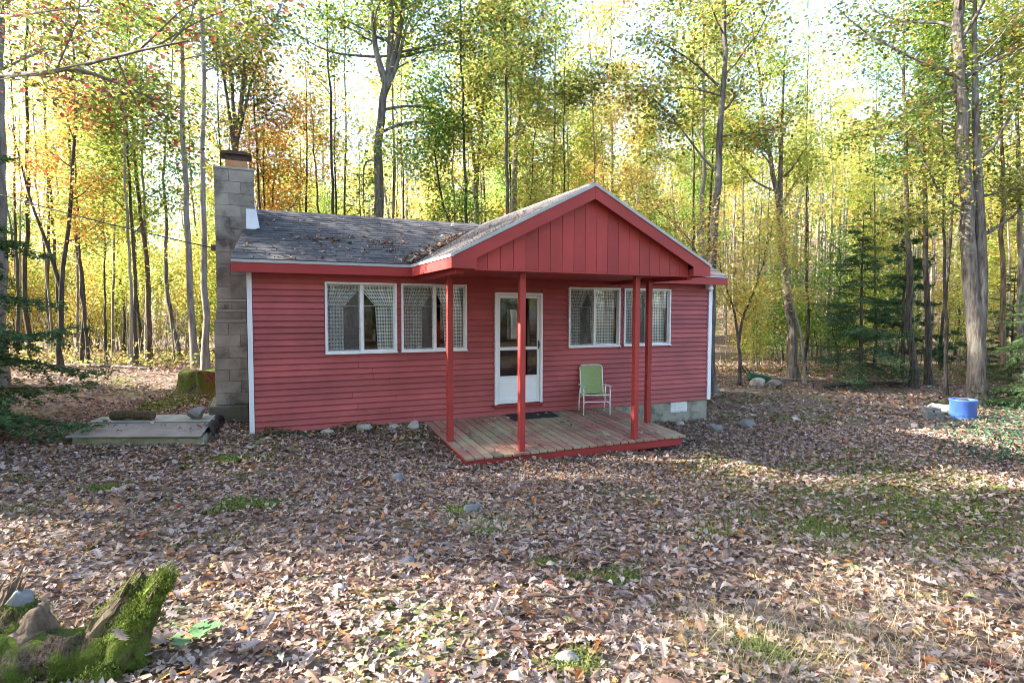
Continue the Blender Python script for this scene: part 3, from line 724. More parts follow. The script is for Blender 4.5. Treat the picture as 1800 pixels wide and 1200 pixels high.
# well cover: concrete kerb, dark sheet in front, pale sheet behind
sb = empty('cistern_cover', (-1.5, .45, .045), 'low concrete cistern kerb covered with dark and pale sheets', 'cover')
def quadslab(P, z0, z1, name, mat, tiltz=None):
    lo = [(p[0] + 1.5, p[1] - .45, z0) for p in P]; hi = [(p[0] + 1.5, p[1] - .45, z1 if tiltz is None else tiltz[i]) for i, p in enumerate(P)]
    return MB().hexa(lo + hi).build(name, mat, sb, bevel=.008)
quadslab([(-2.36, .12), (-.62, -.70), (-.52, .90), (-2.28, 1.42)], -.12, .085, 'kerb', 'slab_concrete')
def sheetslab(P, zs, t, name, mat):
    hi = [(p[0] + 1.5, p[1] - .45, z) for p, z in zip(P, zs)]; lo = [(p[0], p[1], p[2] - t) for p in hi]
    return MB().hexa(lo + hi).build(name, mat, sb, bevel=.004)
sheetslab([(-2.44, .10), (-.66, -.73), (-.57, .12), (-2.30, .88)], (.105, .125, .165, .15), .018, 'front_sheet', 'plate_grey')
sheetslab([(-2.32, .90), (-.55, .13), (-.50, .92), (-2.26, 1.44)], (.17, .185, .175, .16), .02, 'rear_sheet', 'plate_pale')
m = MB(); V = []
for i in range(10):
    t = i / 9; X, Y = -.63 + .12 * t, -.35 + 1.25 * t
    for j in range(6):
        u = j / 5; a = u * 1.7
        V.append((X + .11 * math.sin(a) * (.8 + .25 * math.sin(i * 1.7)) + 1.5, Y - .45 + .03 * math.sin(3 * i + j), .19 - .12 * (1 - math.cos(a)) + .012 * math.sin(i * 2.1 + j)))
m.add(V, [(i * 6 + j, i * 6 + j + 1, (i + 1) * 6 + j + 1, (i + 1) * 6 + j) for i in range(9) for j in range(5)])
m.build('tarp_edge', 'black_rubber', sb, True)
def log(name, p0, p1, r, label, mat='log_wood', seed=1, cat='log', bend=.02, taper=.85, group=None):
    p0 = np.array(p0, float); p1 = np.array(p1, float); n = 9; rs = np.random.RandomState(seed); L = np.linalg.norm(p1 - p0)
    root = empty(name, tuple(p0), label, cat, group)
    P = [(p1 - p0) * i / n + np.array([0, 0, bend * math.sin(i / n * math.pi)]) + rs.normal(0, r * .06, 3) for i in range(n + 1)]
    R = [r * (1 + (taper - 1) * i / n) * rs.uniform(.95, 1.05) for i in range(n + 1)]
    MB().tube(P, R, 12, False).build('bark', mat, root, True)
    for i, nm in ((0, 0), (n, 1)):
        d = (P[1] - P[0]) if i == 0 else (P[n - 1] - P[n]); q = P[i] + d * .02
        MB().tube([q, q + d * .01], R[i] * .97, 12).build('cut_end', 'twig', root)
    return root
log('log', (-2.02, .96, .28), (-1.42, .68, .28), .078, 'short brown log lying on the pale sheet of the cistern cover', seed=3)
rock(-.80, .50, .17, 'rock', 11, 'grey stone weighing down the right end of the cistern cover', .1, .22, .6, .4)

def stump(name, x, y, r, h, label, seed, mat='stump_wood'):
    root = empty(name, (x, y, gzs(x, y)), label, 'stump'); rs = np.random.RandomState(seed); k = 30; prof = [(1.28, -.06), (1.12, .12), (1.02, .35), (.98, .65), (.97, .9), (.93, 1.0)]
    V = []
    for j, (q, z) in enumerate(prof):
        for i in range(k):
            a = 2 * math.pi * i / k; f = 1 + .07 * math.sin(5 * a + seed) + .05 * math.sin(9 * a + 2) + .12 * math.sin(4 * a) * (1 - z)
            V.append((r * q * f * math.cos(a), r * q * f * math.sin(a), h * z * (1 + .06 * math.sin(3 * a))))
    F = [(j * k + i, j * k + (i + 1) % k, (j + 1) * k + (i + 1) % k, (j + 1) * k + i) for j in range(len(prof) - 1) for i in range(k)]
    MB().add(V, F).build('bark', mat, root, True)
    top = V[-k:]; MB().add([(p[0], p[1], p[2] - .005) for p in top] + [(0, 0, h * .93)], [(i, (i + 1) % k, k) for i in range(k)]).build('cut_face', 'moss', root)
    return root
stump('tree_stump', -1.02, 4.35, .40, .46, 'wide cut stump with a mossy top left of the chimney', 3)

# blue tub, cinder blocks, stones at right
tb = atd(1692, 735, 14.1); tx, ty = tb[0], tb[1]; tz = gzs(tx, ty)
t = empty('barrel_planter', (tx, ty, tz), 'cut-down blue plastic barrel planter beside the big double trunk', 'planter')
MB().lathe([(0, .0), (.262, .0), (.27, .02), (.275, .42), (.288, .44), (.29, .475), (.268, .478), (.258, .46), (.255, .3)], 32).build('barrel', 'blue_plastic', t, True)
MB().lathe([(.256, .36), (.18, .42), (.08, .49), (0, .50)], 20).build('soil', 'soil_dark', t, True)
def cinder(x, y, rz_, label, z=None):
    root = empty('cinder_block', (x, y, (gzs(x, y) if z is None else z)), label, 'concrete block', 'cinder blocks by the blue planter'); root.rotation_euler.z = rz_
    m = MB(); m.box(-.2, .2, -.1, -.068, -.01, .19).box(-.2, .2, .068, .1, -.01, .19)
    for a in (-.2, -.016, .168): m.box(a, a + .032, -.068, .068, -.01, .19)
    m.build('shell', 'rock', root, bevel=.004)
q = atd(1640, 737, 14.0); cinder(q[0], q[1], rad(-24), 'pale cinder block lying nearest in front of the blue planter')
q = atd(1634, 731, 14.5); cinder(q[0], q[1], rad(-30), 'cinder block lying behind another left of the blue planter')
q = atd(1657, 724, 14.7); rock(q[0], q[1], .26, 'rock_white', 21, 'pale stone touching the blue planter on its left')
q = atd(1640, 716, 15.2); rock(q[0], q[1], .2, 'rock', 22, 'grey stone behind the cinder blocks by the blue planter')
q = atd(1362, 686, 19); rock(q[0], q[1], .26, 'rock', 23, 'dark boulder at the sunlit edge right of the cottage')
q = atd(1332, 685, 19); rock(q[0], q[1], .3, 'rock_white', 24, 'pale boulder left of a dark one right of the cottage')
# small green garden tool with a loop handle at the tree line
q = atd(1325, 662, 20.5); g = empty('garden_cart', (q[0], q[1], gzs(q[0], q[1])), 'small dark green cart with black loop handle at the tree line', 'cart'); g.rotation_euler.z = rad(-24)
MB().hexa([(-.15, -.2, .1), (.4, -.2, .06), (.4, .2, .06), (-.15, .2, .1), (-.22, -.25, .34), (.55, -.25, .2), (.55, .25, .2), (-.22, .25, .34)]).build('tray', 'dark_green_plastic', g, bevel=.02)
MB().tube([(-.2, -.2, .32), (-.32, -.2, .46), (-.36, -.12, .54), (-.38, 0, .56), (-.36, .12, .54), (-.32, .2, .46), (-.2, .2, .32)], .022, 8).build('handle', 'cable_black', g, True)
for s in (-1, 1): MB().lathe([(0, -.02), (.09, -.02), (.1, 0), (.09, .02), (0, .02)], 16).build('wheel', 'black_rubber', g, True, loc=(.1, s * .24, .1), rot=(rad(90), 0, 0))

# stones by the wall and in the yard
for i, (px, py, D, s, mt, lab) in enumerate([
    (640, 760, 9.75, .17, 'rock_white', 'flat white stone under the left cottage wall'),
    (694, 757, 9.9, .11, 'rock_white', 'small white stone between two larger ones by the wall'),
    (727, 752, 10., .16, 'rock_white', 'white stone at the left end of the porch deck'),
    (575, 772, 9.5, .12, 'rock_white', 'pale stone in leaves farthest left below the window'),
    (713, 1000, 4.3, .085, 'rock_blue', 'blue-grey pointed stone in the middle of the yard'),
    (597, 1056, 3.75, .06, 'rock_blue', 'small blue-grey stone nearer than the pointed one'),
    (830, 886, 6., .11, 'rock_blue', 'flat bluish stone half buried in leaves before the deck'),
    (700, 838, 7.1, .12, 'rock_blue', 'low grey stone in the leaves left of the deck corner'),
    (1000, 1164, 2.95, .075, 'rock', 'grey stone ringed with moss at the bottom of the yard'),
    (1195, 725, 12.1, .13, 'rock_white', 'white stone at the right corner of the deck'),
    (1312, 752, 12.2, .22, 'rock', 'broad grey stone in the leaves right of the cottage corner'),
    (1256, 762, 11.6, .2, 'rock', 'grey stone in the leaves in front of the foundation vent')]):
    P = atd(px, py, D); rock(P[0], P[1], s, mt, 40 + i, lab, .62)

# utility cable
cab = []
A = np.array([CX0 - .05, CY0 + .1, 3.02]); Bp = atd(-420, 190, 15.)
for i in range(24):
    t = i / 23; cab.append(A + (Bp - A) * t - np.array([0, 0, .55 * 4 * t * (1 - t) * .5]))
cbl = empty('utility_cable', tuple(A), 'thin black cable running from the chimney off to the left', 'cable')
MB().tube([c - A for c in cab], .012, 6).build('cable', 'cable_black', cbl, True)
MB().box(-.02, .06, -.04, .04, -.05, .05).build('bracket', 'dark_metal', cbl)

# ------------------------------------------------------------------ trees
PALS = {
 'canopy': [((.15, .22, .05), 4), ((.25, .30, .07), 4), ((.08, .12, .035), 3), ((.42, .38, .09), 2.5), ((.45, .25, .07), .9)],
 'green': [((.13, .23, .05), 4), ((.22, .33, .07), 4), ((.08, .14, .04), 2.5), ((.38, .38, .09), 2)],
 'yellow': [((.48, .46, .11), 4), ((.30, .37, .08), 4), ((.56, .48, .14), 3), ((.50, .29, .08), .9), ((.16, .23, .06), 2)],
 'gold': [((.54, .44, .13), 4), ((.56, .35, .10), 2), ((.40, .40, .11), 4), ((.28, .17, .07), 1)],
 'orange': [((.55, .24, .07), 4), ((.50, .14, .06), 1.5), ((.45, .34, .09), 3), ((.24, .27, .07), 3)],
 'darkoak': [((.13, .17, .04), 4), ((.20, .09, .05), 2), ((.30, .08, .05), .9), ((.10, .13, .05), 3), ((.20, .25, .05), 3)],
 'hemlock': [((.07, .14, .065), 4), ((.12, .20, .08), 3), ((.18, .25, .09), 1)],
 'spruce': [((.05, .10, .055), 4), ((.08, .14, .065), 3), ((.12, .18, .07), 1)],
 'pine': [((.03, .08, .045), 4), ((.06, .12, .06), 3), ((.09, .14, .06), 1)],
}
def palette(rs, name, n):
    cs = np.array([c for c, w in PALS[name]]); ws = np.array([w for c, w in PALS[name]], float); ws /= ws.sum()
    c = cs[rs.choice(len(cs), n, p=ws)]
    return c * rs.uniform(.75, 1.25, (n, 1)) * rs.uniform(.92, 1.08, (n, 3))
def leaf_quads(rs, P, size, pal, flat=.55, elong=1., dirs=None):
    n = len(P)
    N = rs.normal(size=(n, 3)); N[:, 2] = np.abs(N[:, 2]) + flat * 2; N /= np.linalg.norm(N, axis=1)[:, None]
    T = rs.normal(size=(n, 3)) if dirs is None else dirs + rs.normal(0, .35, (n, 3))
    T -= (T * N).sum(1)[:, None] * N; T /= np.linalg.norm(T, axis=1)[:, None]; B = np.cross(N, T)
    s = size * rs.uniform(.6, 1.3, (n, 1)); w = s * .36 / elong; fold = N * (s * rs.uniform(.05, .22, (n, 1)))
    V = np.stack([P - T * s * .5, P + B * w + fold * .6, P + T * s * .55 - fold * .4, P - B * w + fold * .6], 1).reshape(-1, 3)
    Q = np.arange(4 * n).reshape(n, 4); Q = np.concatenate([Q[:, [0, 1, 2]], Q[:, [0, 2, 3]]])
    return V, Q, np.repeat(palette(rs, pal, n), 4, 0)
def resample(P, n):
    P = np.asarray(P, float); d = np.r_[0, np.cumsum(np.linalg.norm(np.diff(P, axis=0), axis=1))]; t = np.linspace(0, d[-1], n)
    # smooth by Catmull-like interpolation on the cumulative length
    Q = np.stack([np.interp(t, d, P[:, k]) for k in range(3)], 1)
    for _ in range(2): Q[1:-1] = (Q[:-2] + 2 * Q[1:-1] + Q[2:]) / 4
    return Q
def broadleaf(seed, path, r0, cb, nl, ll, nleaf, lsize, pal, up=.45, twig=6, sig=.26, extra=(), stems=(), rtop=.12, flare=.55, wig=.02):
    rs = np.random.RandomState(seed); V = []; Q = []; n0 = 0
    def addtube(P, R, k):
        nonlocal n0
        v, q = tube(P, R, k); V.append(v); Q.append(q + n0); n0 += len(v)
    H = path[-1][2]
    P = resample(path, 22); P[1:-1, :2] += rs.normal(0, r0 * .12 + wig * .5, (20, 2))
    s = np.linspace(0, 1, 22); R = r0 * (1 - (1 - rtop) * s ** .9); R = R * (1 + flare * np.exp(-P[:, 2] / (r0 * 1.8)))
    P[0, 2] -= .12
    addtube(P, R, 10); trunks = [(P, R, cb)]
    for (frac, pts, rr) in stems:                       # secondary stems that fork off
        st = np.array([np.interp(frac, s, P[:, k]) for k in range(3)]); SP = resample([st] + list(pts), 14); SR = np.linspace(rr, rr * .2, 14)
        addtube(SP, SR, 8); trunks.append((SP, SR, .25))
    twp = []; twd = []
    def limb(st, d, L, rr, ntw):
        m = 7; pts = [st]; dd = d / np.linalg.norm(d)
        for i in range(m - 1):
            dd = dd + rs.normal(0, .16, 3) + np.array([0, 0, .05 + .06 * up]); dd /= np.linalg.norm(dd); pts.append(pts[-1] + dd * L / (m - 1))
        limbp(np.array(pts), rr, ntw, L)
    def limbp(pts, rr, ntw, L):
        addtube(pts, np.linspace(rr, max(.006, rr * .2), len(pts)), 5)
        m = len(pts)
        for j in range(ntw):
            f = .25 + .75 * (j + rs.uniform(0, 1)) / ntw; x = f * (m - 1); i = min(int(x), m - 2); p = pts[i] + (pts[i + 1] - pts[i]) * (x - i); d = pts[i + 1] - pts[i]; d /= np.linalg.norm(d) + 1e-9
            dd = d * .7 + rs.normal(0, .6, 3) + np.array([0, 0, .12]); dd /= np.linalg.norm(dd); l2 = L * rs.uniform(.22, .45) * (1.15 - .5 * f)
            tp = [p]
            for q in range(3): dd = dd + rs.normal(0, .22, 3); dd /= np.linalg.norm(dd); tp.append(tp[-1] + dd * l2 / 3)
            tp = np.array(tp); addtube(tp, np.linspace(max(.006, rr * .22), .003, 4), 3); twp.append(tp); twd.append(l2)
    tn = sum(1 for _ in trunks)
    for ti, (TP, TR, c0) in enumerate(trunks):
        nlim = nl if ti == 0 else max(4, nl // 2); m = len(TP)
        for i in range(nlim):
            t = c0 + (1 - c0) * (i + rs.uniform(0, 1)) / nlim; x = t * (m - 1); a = min(int(x), m - 2); st = TP[a] + (TP[a + 1] - TP[a]) * (x - a)
            az = i * 2.4 + rs.uniform(-.5, .5); tt = (t - c0) / (1 - c0 + 1e-6); el = up * rs.uniform(.4, 1.4) + .5 * tt
            d = np.array([math.cos(az) * math.cos(el), math.sin(az) * math.cos(el), math.sin(el)])
            L = ll * (1 - .62 * tt) * rs.uniform(.55, 1.15) * (1. if ti == 0 else .8)
            limb(st, d, L, max(.012, TR[a] * .42), twig)
    for pts, rr in extra:
        EP = resample(pts, 9); limbp(EP, rr, twig * 2, np.linalg.norm(EP[-1] - EP[0]))
    w = np.array(twd); cnt = np.maximum(1, (nleaf * w / w.sum()).astype(int)); LP = []
    for tp, c in zip(twp, cnt):
        f = rs.uniform(.15, 1.05, c) * 3; i = np.clip(f.astype(int), 0, 2); LP.append(tp[i] + (tp[i + 1] - tp[i]) * (f - i)[:, None] + rs.normal(0, sig, (c, 3)) * np.array([1, 1, .65]))
    LP = np.concatenate(LP); lv, lq, lc = leaf_quads(rs, LP, lsize, pal)
    return (np.concatenate(V), np.concatenate(Q)), (lv, lq, lc)
def conifer(seed, H, r0, base, wid, pal, nw, droop, nneedle, nsize, pinepuff=False, azlim=None):
    rs = np.random.RandomState(seed); V = []; Q = []; n0 = 0; NP = []; ND = []
    def addtube(P, R, k):
        nonlocal n0
        v, q = tube(P, R, k); V.append(v); Q.append(q + n0); n0 += len(v)
    P = np.stack([np.cumsum(rs.normal(0, .012, 16)), np.cumsum(rs.normal(0, .012, 16)), np.linspace(-.1, H, 16)], 1)
    addtube(P, np.linspace(r0, .01, 16), 8); br = []
    for i in range(nw):
        z = base + (H - base) * ((i + rs.uniform(0, .8)) / nw); t = (z - base) / (H - base)
        if t > .99: continue
        for b in range(rs.randint(2, 5)):
            a = rs.uniform(0, 6.28); L = wid * (1 - t) ** .8 * rs.uniform(.55, 1.15) + .12
            m = 7; d = np.array([math.cos(a), math.sin(a), .22 - droop * (1 - t) * .3 + rs.normal(0, .14)]); p = np.array([np.interp(z, P[:, 2], P[:, 0]), np.interp(z, P[:, 2], P[:, 1]), z]); pts = [p]
            for q in range(m): d = d + np.array([0, 0, -droop * .10 if q < 4 else .05]) + rs.normal(0, .05, 3); d /= np.linalg.norm(d); pts.append(pts[-1] + d * L / m)
            pts = np.array(pts); addtube(pts, np.linspace(max(.006, r0 * .22 * (1 - t) + .004), .003, m + 1), 4)
            nt_ = int(6 + L * 9)
            for j in range(nt_):
                f = .18 + .82 * (j + .5) / nt_; x = f * m; k = min(int(x), m - 1); bp = pts[k] + (pts[k + 1] - pts[k]) * (x - k); bd = pts[k + 1] - pts[k]; bd /= np.linalg.norm(bd)
                sd_ = np.cross(bd, [0, 0, 1.]); sd_ /= np.linalg.norm(sd_) + 1e-9; sg = 1 if j % 2 else -1
                td = bd * .65 + sd_ * sg * .8 + np.array([0, 0, -.12 - .3 * droop]) + rs.normal(0, .2, 3); td /= np.linalg.norm(td); l2 = (L * .34 * (1.1 - f) + .09) * rs.uniform(.7, 1.2)
                br.append((bp, td, l2))
    tot = sum(b[2] for b in br)
    for bp, td, l2 in br:
        c = max(3, int(nneedle * l2 / tot)); f = rs.uniform(0, 1, (c, 1))
        if pinepuff: p = bp + td * l2 * (.5 + .5 * f); dd = td + rs.normal(0, .7, (c, 3))
        else:
            sdv = np.cross(td, [0, 0, 1.]); sgn = np.where(rs.rand(c, 1) < .5, 1, -1); p = bp + td * l2 * f; dd = td * .8 + sdv * sgn * .9
        dd = dd / np.linalg.norm(dd, axis=1)[:, None]; p = p + dd * nsize * .5 + rs.normal(0, .02, (c, 3)); NP.append(p); ND.append(dd)
    NP = np.concatenate(NP); ND = np.concatenate(ND); lv, lq, lc = leaf_quads(rs, NP, nsize, pal, .9, 2.2 if not pinepuff else 5., ND)
    return (np.concatenate(V), np.concatenate(Q)), (lv, lq, lc)
def to_mesh(data, barkm, leafm='foliage'):
    (v, q), (lv, lq, lc) = data
    return fast_mesh('trunk', v, [q], barkm, None, True), fast_mesh('crown', lv, [lq], leafm, lc)
def place(meshes, name, x, y, label, cat='tree', rot=0., sc=1., group=None, z=None, kids=('trunk', 'crown')):
    r = empty(name, (x, y, gzs(x, y) if z is None else z), label, cat, group); r.rotation_euler.z = rot; r.scale = (sc, sc, sc) if not hasattr(sc, '__len__') else sc
    for nm, me in zip(kids, meshes): mobj(nm, me, r)
    return r
NTRI = [0]
# hero trees: photo bearings of the trunk at a real distance -------------------------------------------------
def hero(pxpath, D, wpx, label, pal, H=None, cb=.35, nl=14, ll=2.6, nleaf=5000, ls=.12, bk='bark_grey', name='tree', stems=(), extra=(), up=.45, twig=6, sig=.26, seed=0, rtop=.12, group=None):
    wk_ = .92 * math.cos(math.atan((pxpath[0][0] - 900) / FPX)); wpx *= wk_; stems = [(a_, b_, c_ * wk_) for a_, b_, c_ in stems]; extra = [(a_, b_ * .75) for a_, b_ in extra]
    base = atd(pxpath[0][0], pxpath[0][1], D); bx, by = base[0], base[1]; bz = gzs(bx, by); b0 = np.array([bx, by, bz])
    rel = lambda p: (atd(p[0], p[1], D + (p[2] if len(p) > 2 else 0)) - b0)
    P = [np.zeros(3)] + [rel(p) for p in pxpath[1:]]
    if H and P[-1][2] < H: 
        d = P[-1] - P[-2]; d = d / max(.3, d[2]); d[:2] *= .6; P.append(P[-1] + d * (H - P[-1][2]))
    st = []
    for frac, pts, w in stems:
        q = [rel(p) for p in pts]; st.append((frac, q, w / 2 * D / FPX))
    ex = [([rel(p) for p in pts], w / 2 * D / FPX) for pts, w in extra]
    nleaf = int(nleaf * 1.75); ls *= .92; sig *= 1.3
    data = broadleaf(seed or abs(int(pxpath[0][0] * 7 + D)), P, wpx / 2 * D / FPX, cb, nl, ll, nleaf, ls, pal, up, twig, sig, ex, st, rtop)
    return place(to_mesh(data, bk), name, bx, by, label, rot=0., z=bz, group=group)
hero([(-2, 640), (2, 300), (0, 0)], 13, 30, 'pale grey trunk cut by the left picture edge with dark reddish leaves', 'darkoak', 14, .5, 12, 3.6, 4200, .10, 'bark_pale',
     extra=[([(0, 130), (60, 132, -2), (135, 122, -3.5), (200, 95, -4), (255, 84, -4.4), (330, 72, -4.8)], 15), ([(135, 122, -3.5), (190, 138, -3.5), (250, 165, -3.4), (320, 200, -3.2)], 8), ([(0, 30), (70, 22, -2), (160, 10, -3)], 9)])
hero([(107, 640), (106, 560), (107, 470), (125, 380), (133, 250), (128, 120)], 16, 13, 'slim tree forking low down, left of the cottage woods', 'orange', 12, .35, 10, 2.0, 2600, .11, 'bark_dark', stems=[(.18, [(80, 420), (55, 360), (40, 300), (20, 220)], 10)])
hero([(157, 650), (148, 560), (140, 440), (133, 330), (125, 170)], 17, 8, 'thin dark sapling leaning left beside the low-forked tree', 'yellow', 9, .3, 9, 1.6, 1800, .11, 'bark_dark')
hero([(186, 655), (184, 560), (183, 440), (180, 320)], 18, 6, 'very thin straight sapling between leaning trunks at left', 'yellow', 8, .25, 8, 1.5, 1600, .11, 'bark_dark')
hero([(238, 652), (238, 560), (236, 440), (228, 330), (222, 180), (225, 60)], 17.5, 10, 'dark slim trunk with bright green crown, left woods', 'green', 11, .35, 12, 2.4, 3600, .12, 'bark_dark')
hero([(264, 655), (262, 560), (256, 450), (243, 350), (233, 250), (228, 100)], 18.5, 13, 'brown trunk leaning left, its base nearest the left stump', 'green', 12, .4, 12, 2.4, 3200, .12, 'bark_brown')
hero([(318, 650), (300, 560), (290, 470), (293, 380), (285, 320), (300, 150)], 20, 11, 'crooked slim trunk leaning right at its foot, left woods', 'yellow', 12, .4, 11, 2.2, 2600, .12, 'bark_grey')
hero([(345, 655), (338, 560), (330, 470), (328, 360), (322, 240), (320, 100), (320, 0)], 17, 16, 'pale grey trunk bowing near its foot left of the chimney', 'canopy', 16, .55, 12, 2.8, 3600, .12, 'bark_pale')
hero([(361, 655), (359, 500), (357, 300), (357, 100), (356, 0)], 15.8, 16, 'straight mottled grey trunk just left of the chimney', 'canopy', 16, .5, 13, 2.8, 3600, .12, 'bark_pale')
hero([(418, 640), (418, 400), (415, 260), (412, 180), (400, 80), (385, 0)], 19, 18, 'many-stemmed grey tree rising behind the chimney', 'darkoak', 14, .5, 10, 2.6, 3600, .12, 'bark_grey', stems=[(.5, [(425, 180), (432, 80), (440, 0)], 12), (.46, [(398, 160), (380, 60), (360, -40)], 9), (.5, [(440, 150), (470, 60), (500, 0)], 8)])
hero([(464, 640), (464, 370), (463, 250), (467, 120)], 20, 7, 'thin straight trunk right of the chimney cap, orange leaves', 'orange', 10, .45, 11, 2.6, 3600, .11, 'bark_dark')
hero([(472, 640), (475, 370), (487, 290), (510, 240), (515, 190)], 21, 9, 'leaning trunk curving right above the roof left end', 'orange', 9, .5, 11, 2.5, 3400, .11, 'bark_dark')
hero([(566, 640), (562, 375), (556, 320), (548, 210), (545, 150)], 21, 9, 'slender grey trunk alone against bright sky over the roof', 'orange', 9, .62, 8, 1.8, 1500, .11, 'bark_grey')
hero([(636, 640), (633, 380), (631, 250), (628, 200)], 20, 5, 'bare thin sapling just left of the big oak', 'yellow', 8, .7, 5, 1.0, 300, .1, 'bark_dark', twig=4)
hero([(670, 640), (668, 385), (661, 300), (664, 250), (672, 190), (680, 130), (688, 60), (690, 0)], 19, 26, 'big old oak with furrowed trunk and spreading limbs behind the roof', 'canopy', 17, .6, 16, 4.0, 9500, .125, 'bark_grey', rtop=.2,
     stems=[(.55, [(660, 90), (655, 30), (650, -40)], 15), (.57, [(700, 70), (712, 0), (720, -60)], 15), (.52, [(700, 110), (712, 50), (745, -10)], 11)],
     extra=[([(668, 195), (700, 186), (740, 184), (790, 202), (850, 215)], 8), ([(664, 236), (690, 222), (720, 212), (780, 215), (830, 235)], 8), ([(664, 100), (620, 98), (570, 92), (535, 68), (500, 45)], 7), ([(664, 285), (650, 277), (641, 272), (638, 295), (640, 380)], 6), ([(690, 95), (760, 80), (860, 65)], 7)])
hero([(800, 640), (792, 390), (770, 330), (764, 240), (760, 150)], 19, 9, 'slim dark tree leaning left behind the ridge, right of the oak', 'green', 9, .42, 13, 2.4, 4200, .115, 'bark_dark')
hero([(840, 640), (838, 395), (834, 300), (826, 220), (820, 150)], 23, 16, 'grey forked trunk rising where the two roofs meet', 'yellow', 13, .45, 12, 3.0, 4400, .12, 'bark_grey', stems=[(.5, [(842, 270), (850, 180), (856, 130)], 10)])
hero([(893, 640), (893, 370), (890, 200), (888, 0)], 18, 11, 'straight dark pole-like trunk behind the porch roof', 'canopy', 16, .45, 14, 3.0, 5200, .12, 'bark_dark', extra=[([(889, 120), (870, 128), (845, 130)], 4)])
hero([(903, 640), (903, 370), (906, 250), (915, 160), (922, 60), (925, 0)], 21, 18, 'pale trunk leaning right beside the dark pole trunk', 'canopy', 16, .4, 16, 3.6, 6500, .125, 'bark_pale', extra=[([(905, 180), (960, 170), (1010, 155), (1070, 145)], 8)])
hero([(932, 640), (932, 370), (938, 260), (948, 160)], 20, 6, 'thin sapling between the pale leaning trunk and porch ridge', 'yellow', 9, .35, 11, 2.0, 3200, .115, 'bark_dark')
hero([(1000, 640), (1000, 330), (997, 220), (1000, 120)], 24, 7, 'slim trunk hidden behind the porch gable peak', 'yellow', 12, .4, 14, 2.8, 5200, .12, 'bark_grey')
hero([(1080, 640), (1078, 320), (1076, 250), (1078, 150)], 26, 10, 'faint trunk right of the gable peak', 'gold', 13, .45, 12, 3.0, 4600, .13, 'bark_grey')
hero([(1233, 640), (1233, 440), (1236, 300), (1238, 150), (1236, 0)], 22, 15, 'pale trunk standing behind the larger dark one, right of gable', 'canopy', 16, .5, 14, 3.2, 4800, .125, 'bark_pale')
hero([(1248, 650), (1252, 460), (1260, 330), (1266, 260), (1272, 100), (1275, 0)], 17, 22, 'big furrowed tree right of the gable with long side limbs', 'canopy', 16, .5, 16, 3.6, 7500, .12, 'bark_grey',
     extra=[([(1258, 300), (1230, 275), (1200, 225), (1150, 175), (1120, 150)], 7), ([(1264, 240), (1310, 236), (1370, 225)], 6), ([(1262, 150), (1210, 100), (1130, 60)], 7)])
hero([(1236, 640), (1232, 470), (1222, 430), (1190, 395), (1150, 365), (1112, 335)], 16, 6, 'thin bent sapling arching left over the right roof slope', 'gold', None, .5, 8, 1.2, 900, .1, 'bark_dark')
hero([(1397, 664), (1390, 580), (1380, 490), (1372, 400), (1366, 330), (1350, 260)], 21, 20, 'grey trunk leaning left then forking, right of the cottage', 'yellow', 13, .45, 13, 3.2, 5000, .125, 'bark_grey', stems=[(.42, [(1372, 280), (1376, 180), (1380, 80)], 12)])
hero([(1300, 660), (1300, 600), (1303, 560), (1322, 520), (1340, 470)], 19, 8, 'small V-forked yellow tree just right of the cottage', 'gold', 5.5, .3, 10, 1.5, 2400, .105, 'bark_dark', stems=[(.25, [(1290, 540), (1270, 490), (1262, 440)], 6)])
hero([(1415, 664), (1410, 600), (1402, 555), (1392, 530), (1380, 440)], 20, 7, 'thin pale sapling leaning against the grey trunk right of cottage', 'gold', 6, .45, 8, 1.4, 1300, .105, 'bark_pale')
hero([(1607, 672), (1600, 600), (1596, 500), (1592, 300), (1590, 100)], 19.5, 17, 'dark trunk just right of the spruce', 'green', 15, .5, 12, 3.0, 4200, .12, 'bark_dark')
hero([(1634, 670), (1630, 560), (1626, 400), (1624, 200), (1622, 0)], 20, 15, 'second dark trunk right of the spruce', 'canopy', 15, .5, 12, 3.0, 4200, .12, 'bark_dark')
hero([(1664, 694), (1662, 560), (1660, 400), (1657, 150)], 17.5, 9, 'thin black trunk between the spruce and the double trunk', 'green', 12, .5, 10, 2.4, 2600, .12, 'bark_dark')
hero([(1722, 700), (1719, 640), (1714, 570), (1706, 470), (1701, 400), (1694, 250), (1689, 100), (1686, 0)], 16, 40, 'massive double-trunked tree behind the blue planter', 'canopy', 17, .5, 16, 4.2, 8500, .125, 'bark_grey',
     stems=[(.09, [(1727, 560), (1726, 470), (1724, 400), (1716, 250), (1713, 100), (1714, -60)], 31)],
     extra=[([(1702, 158), (1685, 150), (1660, 165), (1600, 195), (1530, 230)], 8), ([(1704, 270), (1680, 262), (1650, 280), (1600, 310)], 6), ([(1712, 130), (1760, 90), (1830, 50)], 8), ([(1710, 380), (1640, 372), (1560, 385)], 5), ([(1716, 350), (1780, 330), (1850, 320)], 6)], rtop=.35)
hero([(1768, 690), (1764, 560), (1762, 400), (1760, 200)], 18, 15, 'brown trunk second from the right picture edge', 'yellow', 15, .4, 13, 3.2, 5200, .12, 'bark_brown')
hero([(1796, 680), (1794, 500), (1790, 300), (1788, 100)], 19, 18, 'broad trunk cut by the right picture edge', 'canopy', 15, .4, 13, 3.2, 5200, .12, 'bark_grey')

